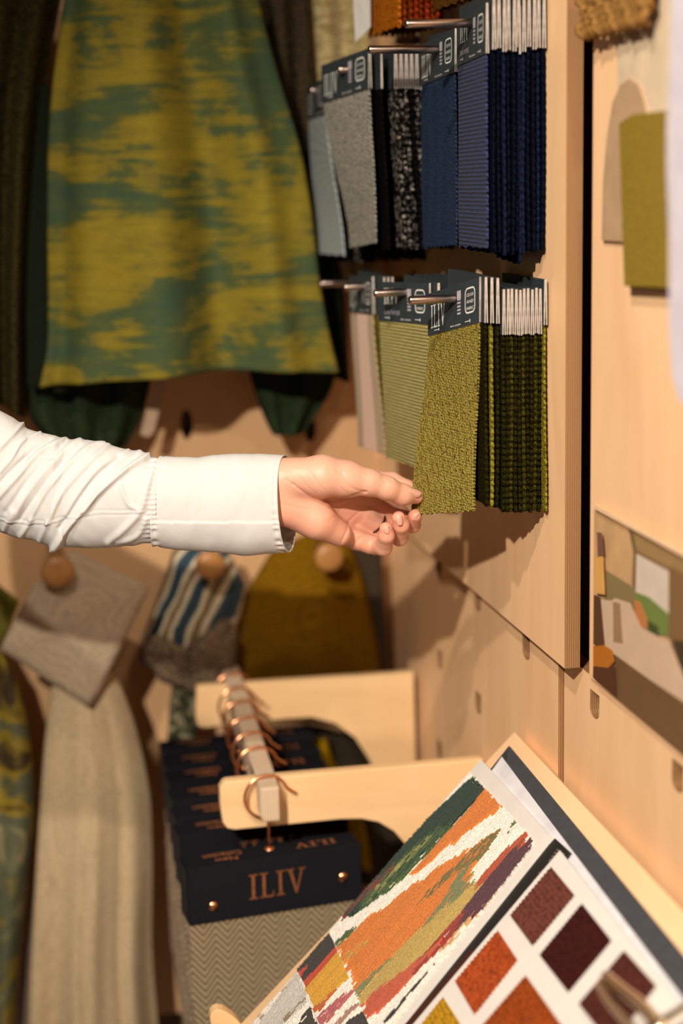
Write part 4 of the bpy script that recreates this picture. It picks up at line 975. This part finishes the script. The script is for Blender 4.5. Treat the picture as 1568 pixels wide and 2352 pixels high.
ring = chain([(838, 1184, 1.948), (888, 1222, 1.955), (917, 1234, 1.934), (921, 1206, 1.912), (915, 1189, 1.906)], [.0124, .0112, .0106, .0098, .0080], .003)
pinky = chain([(815, 1238, 1.940), (858, 1254, 1.940), (880, 1256, 1.920), (887, 1230, 1.902), (886, 1214, 1.898)], [.0124, .0114, .0108, .0096, .0078], .003)
D = smin(D, G.cap(H(818, 1212, 1.952), H(872, 1242, 1.957), .0115, .0095), .006); D = smin(D, G.cap(H(840, 1160, 1.956), H(900, 1198, 1.962), .0110, .0090), .006)
D2 = None
for fgr in (index, middle, ring, pinky):
    D2 = fgr if D2 is None else smin(D2, fgr, .0010)
Dm = smin(D, D2, .0045)
V, F = surface_nets(Dm.astype('f8'), G.lo.astype('f8'), G.st)
# normals
def vnorm(V, F):
    n = np.cross(V[F[:, 2]] - V[F[:, 0]], V[F[:, 3]] - V[F[:, 1]]); N = np.zeros_like(V)
    for i in range(4): np.add.at(N, F[:, i], n)
    return N / (np.linalg.norm(N, axis=1)[:, None] + 1e-12)
def laplace(V, F, it=2, k=.5):
    E = np.vstack([F[:, [0, 1]], F[:, [1, 2]], F[:, [2, 3]], F[:, [3, 0]]])
    for _ in range(it):
        A = np.zeros_like(V); c = np.zeros(len(V)); np.add.at(A, E[:, 0], V[E[:, 1]]); np.add.at(A, E[:, 1], V[E[:, 0]]); np.add.at(c, E[:, 0], 1); np.add.at(c, E[:, 1], 1)
        V = V + k * (A / c[:, None] - V)
    return V
V = laplace(V, F, 4)
def segdist(pp, line):
    best = np.full(len(pp), 1e9)
    for a, b in zip(line[:-1], line[1:]):
        a = np.array(a, float); d = np.array(b, float) - a; t = np.clip(((pp - a) @ d) / (d @ d), 0, 1); best = np.minimum(best, np.linalg.norm(pp - a - t[:, None] * d, axis=1))
    return best
def Z3(l): return [(580 + a / 3.5636, 1000 + b / 3.5636) for a, b in l]
N = vnorm(V, F); pp = proj(V); face_cam = (N @ _n(EYE - V.mean(0))) > .15
front = V[:, 1] < 1.936
creases = [([(330, 400), (400, 455), (480, 510), (560, 530), (650, 532), (760, 515), (850, 485), (925, 465)], 2.2, .0016), ([(730, 300), (770, 380), (830, 440), (925, 465)], 1.8, .0010), ([(620, 280), (660, 360), (720, 430), (780, 480)], 1.5, .0005),
           ([(350, 290), (430, 400), (520, 480)], 1.4, .0004), ([(440, 260), (540, 400), (640, 500)], 1.4, .0004), ([(680, 270), (740, 360), (800, 440)], 1.4, .0005), ([(270, 360), (340, 410)], 1.5, .0006),
           ([(240, 560), (400, 600), (620, 600), (760, 560), (900, 500)], 1.6, .0005), ([(700, 925), (740, 850), (780, 760), (795, 700), (900, 600)], 1.9, .0010), ([(835, 950), (850, 880), (890, 835), (950, 815)], 1.9, .0012), ([(965, 975), (970, 900), (1000, 845)], 1.8, .0012),
           ([(620, 700), (700, 640), (740, 560)], 1.4, .0004), ([(1050, 350), (1100, 345), (1140, 370)], 1.5, .0006), ([(1060, 330), (1090, 400)], 1.3, .0004), ([(1075, 375), (1130, 355)], 1.3, .0004), ([(900, 690), (950, 740), (960, 760)], 1.6, .0006), ([(780, 880), (785, 950)], 1.4, .0004),
           ([(220, 560), (225, 640), (260, 730)], 2, .0003)]
disp = np.zeros(len(V))
for line, wd, dp in creases:
    m = face_cam & front; d = segdist(pp[m], smoothline(Z3(line), 20)); disp[m] -= dp * .62 * np.exp(-(d / (wd * 1.7)) ** 2)
V = V + N * disp[:, None]
person = empty('person', PY(560, 1140, 1.93), 'person in a white shirt reaching in from the left to pinch the olive tweed swatch', 'person')
sk = NT('skin'); nz_ = sk.n('ShaderNodeTexNoise', Scale=60, Detail=5); sk.l(sk.coord(), nz_.inputs['Vector']); at = sk.n('ShaderNodeVertexColor', layer_name='blush')
fine = sk.n('ShaderNodeTexNoise', Scale=900, Detail=3); sk.l(sk.coord(), fine.inputs['Vector']); sk.bump(fine.outputs[0], .18, .0005)
skin_c = sk.mix(.35, at.outputs[0], sk.mix(nz_.outputs[0], (.66, .30, .19, 1), (.66, .38, .26, 1)))
sk.set(skin_c, .48, 0, .4); sk.b.inputs['Subsurface Weight'].default_value = .18; sk.b.inputs['Subsurface Radius'].default_value = (1, .35, .2); sk.b.inputs['Subsurface Scale'].default_value = .006
hand = mk('hand', V, F, sk.m, person, smooth=True)
tips = np.array([H(952, 1141, 1.906), H(962, 1138, 1.937), H(950, 1184, 1.914), H(914, 1190, 1.908), H(886, 1214, 1.898), H(892, 1222, 1.955), H(860, 1254, 1.93)])
dm = np.min(np.linalg.norm(V[:, None] - tips[None], axis=2), axis=1); tt = np.clip(1 - dm / .035, 0, 1) ** 1.3
palm = np.clip(1 - np.abs(pp[:, 1] - 1190) / 90, 0, 1) * .55 * front
tt = np.maximum(tt, palm)[:, None]
cols = np.ones((len(V), 4)); cols[:, :3] = np.array((.64, .35, .25)) * (1 - tt) + np.array((.68, .25, .17)) * tt
ca = hand.data.color_attributes.new('blush', 'FLOAT_COLOR', 'POINT'); ca.data.foreach_set('color', cols.astype('f').reshape(-1))
NAIL = plain('fingernail', (.66, .36, .28, 1), .22, 0, .5, .03)
def nail(c, ax, nr, L, W, T=.0016):
    c, ax, nr = np.array(c), _n(ax), np.array(nr, float); nr = _n(nr - ax * (nr @ ax)); sd = np.cross(ax, nr); V = []; F = []; nu, nv = 12, 12
    for j in range(nv + 1):
        for i in range(nu + 1):
            a = (i / nu - .5) * 2; b = (j / nv - .5) * 2
            w_ = W * math.sqrt(max(0, 1 - max(0, abs(b) - .35) ** 2 / .62)) if abs(b) > .35 else W
            V.append(c + ax * b * L + sd * a * w_ + nr * (T * (1 - a * a * 1.6) - .0003 * b * b))
    for j in range(nv):
        for i in range(nu): q = j * (nu + 1) + i; F.append((q, q + 1, q + nu + 2, q + nu + 1))
    o = mk('fingernail', V, F, NAIL, person, smooth=True); solid(o, .0006); return o
nail(H(951, 1131, 1.8935), H(966, 1137, 1.899) - H(936, 1127, 1.891), (.05, -.88, .47), .0100, .0052, .0020)
nail(H(956, 1188, 1.9075), H(960, 1176, 1.905) - H(953, 1199, 1.912), (.55, -.8, -.1), .0052, .0042, .0012)
nail(H(919, 1196, 1.8975), H(916, 1184, 1.897) - H(920, 1206, 1.899), (.35, -.93, -.1), .0056, .0044, .0012)
nail(H(889, 1217, 1.8905), H(887, 1207, 1.890) - H(890, 1226, 1.892), (.2, -.97, -.1), .0048, .0038, .0012)
# dark ring on the ring finger
rc = H(866, 1203, 1.9525); rd = _n(H(892, 1222, 1.955) - H(842, 1182, 1.950)); ru = _n(np.cross(rd, (0, 1, 0))); rv = np.cross(rd, ru)
tube('ring', [rc + (ru * math.cos(a) + rv * math.sin(a)) * .0134 for a in np.linspace(0, 2 * math.pi, 40)], .0013, plain('dark_metal_ring', (.12, .08, .06, 1), .25, 1), person, 8, False)

# ------------------------------------------------------------------ sleeve and cuff
shirt = NT('white_cotton'); nz_ = shirt.n('ShaderNodeTexNoise', Scale=1400, Detail=2); shirt.l(shirt.coord(), nz_.inputs['Vector']); shirt.bump(nz_.outputs[0], .12, .0003)
shirt.set((.55, .545, .54, 1), .8, 0, .2, .03); shirt.b.inputs['Subsurface Weight'].default_value = .05; shirt.b.inputs['Subsurface Scale'].default_value = .004; SH = shirt.m
def Z4(l): return [(a / 2.1778, 900 + b / 2.1778) for a, b in l]
folds = [(Z4([(-40, 320), (40, 240), (110, 165)]), 5, .0035), (Z4([(0, 400), (60, 330), (110, 250), (200, 210)]), 4, .003), (Z4([(0, 520), (90, 420), (200, 300), (330, 235)]), 6, .0035), (Z4([(60, 640), (130, 520), (240, 380), (330, 290), (400, 240)]), 7, .003),
         (Z4([(150, 640), (230, 500), (330, 380), (450, 275), (520, 255)]), 5, .0028), (Z4([(240, 650), (300, 520), (400, 400), (540, 270)]), 6, .003), (Z4([(330, 620), (400, 500), (500, 380), (640, 300)]), 5, .0026), (Z4([(430, 600), (500, 480), (600, 370), (700, 305)]), 6, .0022),
         (Z4([(252, 800), (330, 690), (400, 610), (500, 500), (620, 400), (740, 325)]), 6, .0060), (Z4([(540, 760), (620, 690), (700, 600), (735, 480), (780, 345)]), 8, .0030), (Z4([(690, 590), (640, 560), (600, 470)]), 5, .0018),
         (Z4([(100, 720), (160, 640)]), 6, .003), (Z4([(200, 740), (240, 650)]), 6, .003), (Z4([(20, 690), (60, 600)]), 6, .003), (Z4([(590, 760), (690, 720), (730, 640)]), 6, .002)]
valleys = [(Z4([(0, 455), (80, 370), (160, 300), (250, 240)]), 5, .003), (Z4([(30, 600), (100, 500), (200, 370), (300, 280)]), 6, .002), (Z4([(100, 640), (180, 520), (280, 390), (400, 275)]), 5, .002), (Z4([(300, 680), (380, 560), (470, 440), (590, 330)]), 6, .003), (Z4([(270, 330), (150, 320), (60, 420)]), 4, .002)]
def tubegrid(rings, name, m, thick, extra=None, fl=True):
    nr, nt = rings.shape[:2]; V = rings.reshape(-1, 3)
    F = np.array([(i * nt + j, i * nt + (j + 1) % nt, (i + 1) * nt + (j + 1) % nt, (i + 1) * nt + j) for i in range(nr - 1) for j in range(nt)])
    N = vnorm(V, F); c = rings.mean(1, keepdims=True).repeat(nt, 1).reshape(-1, 3)
    if np.mean(np.sum(N * (V - c), 1)) < 0: F = F[:, ::-1]; N = -N
    if extra is not None: V = V + N * extra(V, N, proj(V))[:, None]
    o = mk(name, V, F, m, person, smooth=True); solid(o, thick, -1); return o
def prof(tbl, x): t = np.array(tbl, float); return np.interp(x, t[:, 0], t[:, 1])
TOP = [(-330, 660), (-200, 800), (-80, 900), (0, 946), (30, 962), (62, 986), (90, 994), (128, 1000), (150, 1010), (200, 1010), (240, 1018), (300, 1036), (330, 1040), (356, 1048), (372, 1050)]
BOT = [(-330, 1120), (-200, 1190), (-80, 1215), (0, 1222), (40, 1238), (75, 1240), (110, 1252), (125, 1262), (150, 1256), (200, 1260), (260, 1256), (330, 1250), (372, 1250)]
xs = np.r_[np.linspace(-330, 0, 40), np.linspace(3, 366, 190)]
nt = 220; rings = []
for x in xs:
    yt, yb = prof(TOP, x), prof(BOT, x); Yc = 1.915 + max(0, (366 - x)) / 366 * .035 - (max(0, -x) / 330) * .02
    cy = (yt + yb) / 2; sl = -.0 ; row = []
    slx = -(max(0, 60 - x)) * .35 if x < 60 else 0
    for j in range(nt):
        a = 2 * math.pi * j / nt; v = math.cos(a); xx = x - (slx * v) * 0 - 14 * math.sin(a) * (1 if x > 200 else x / 200 if x > 0 else 0)
        p = PY(xx, cy - v * (yb - yt) / 2, Yc); p[1] = Yc - math.sin(a) * (yb - yt) / 2 / FPX * 1.93 * .72; row.append(p)
    rings.append(row)
rings = np.array(rings)
def sl_extra(V, N, pp):
    d = np.zeros(len(V)); cam_ = (N @ _n(EYE - V.mean(0))) > -.35
    for line, wd, h in folds: d[cam_] += h * np.exp(-(segdist(pp[cam_], smoothline(line, 16)) / wd) ** 2)
    for line, wd, h in valleys: d[cam_] -= h * np.exp(-(segdist(pp[cam_], smoothline(line, 16)) / wd) ** 2)
    for i, p in enumerate(V):
        q = Vector((p[0] * 26 + p[2] * 14, p[1] * 14, p[2] * 10)); d[i] += .0030 * mnoise.noise(q) + .0010 * mnoise.noise(q * 2.7)
    seam = segdist(pp, Z4([(-200, 700), (0, 640), (120, 655), (250, 655), (370, 622), (500, 606), (620, 606), (730, 596)])); d += np.where(cam_, .0009 * np.exp(-(seam / 2.0) ** 2) - .0006 * np.exp(-((seam - 4) / 2.5) ** 2), 0)
    pk = np.clip((pp[:, 0] - 318) / 45, 0, 1); d -= .002 * pk; d += .0009 * pk * np.sin(pp[:, 1] * .55)
    return d
tubegrid(rings, 'sleeve', SH, .0012, sl_extra)
# cuff: slanted tube, edges given for top, front, bottom, back
rings = []; nr = 120
def edge4(t, f, b, k, a):
    c, s = math.cos(a), math.sin(a); base = (t + b) / 2 + (t - b) / 2 * c; return base + (s * ((f - (t + b) / 2) if s > 0 else ((t + b) / 2 - k)))
for i in range(nr):
    s = i / (nr - 1); row = []
    for j in range(nt):
        a = 2 * math.pi * j / nt; x0 = edge4(366, 340, 354, 372, a); x1 = edge4(652, 627, 668, 690, a); x = x0 + (x1 - x0) * s
        yt = prof([(330, 1048), (400, 1051), (455, 1052), (490, 1046), (530, 1045), (655, 1046), (700, 1047)], x); yb = prof([(330, 1250), (372, 1255), (500, 1266), (560, 1271), (620, 1270), (700, 1262)], x)
        if math.cos(a) > 0.98: pass
        sq = math.copysign(abs(math.cos(a)) ** .92, math.cos(a))
        Yc = 1.914; p = PY(x, (yt + yb) / 2 - sq * (yb - yt) / 2, Yc); p[1] = Yc - math.sin(a) * (yb - yt) / 2 * 1.93 / FPX * .66; row.append(p)
    rings.append(row)
def cf_extra(V, N, pp):
    d = np.zeros(len(V)); sI = np.repeat(np.linspace(0, 1, nr), nt)
    cam_ = (N @ _n(EYE - V.mean(0))) > 0
    e = np.minimum(sI, 1 - sI) * 300
    d += .0011 * np.exp(-((e - 9) / 7) ** 2) * np.sin(pp[:, 1] * .42 + np.sin(pp[:, 1] * .11) * 2) * np.clip(.25 + (pp[:, 1] - 1150) / 100, .15, 1)
    d -= .0008 * np.exp(-((e - 9) / 1.6) ** 2)
    line = segdist(pp, [(352, 1197), (500, 1199), (600, 1200), (650, 1203)]); d += np.where(cam_ & (pp[:, 1] > 1190), .0016 * np.clip(1 - (pp[:, 1] - 1198) / 70, 0, 1) * (pp[:, 1] > 1198), 0)
    for i, p in enumerate(V):
        q = Vector((p[0] * 30, p[1] * 18, p[2] * 22)); d[i] += .0016 * mnoise.noise(q) + .0004 * mnoise.noise(q * 3)
    return d + .0012
tubegrid(np.array(rings), 'cuff', SH, .0018, cf_extra)
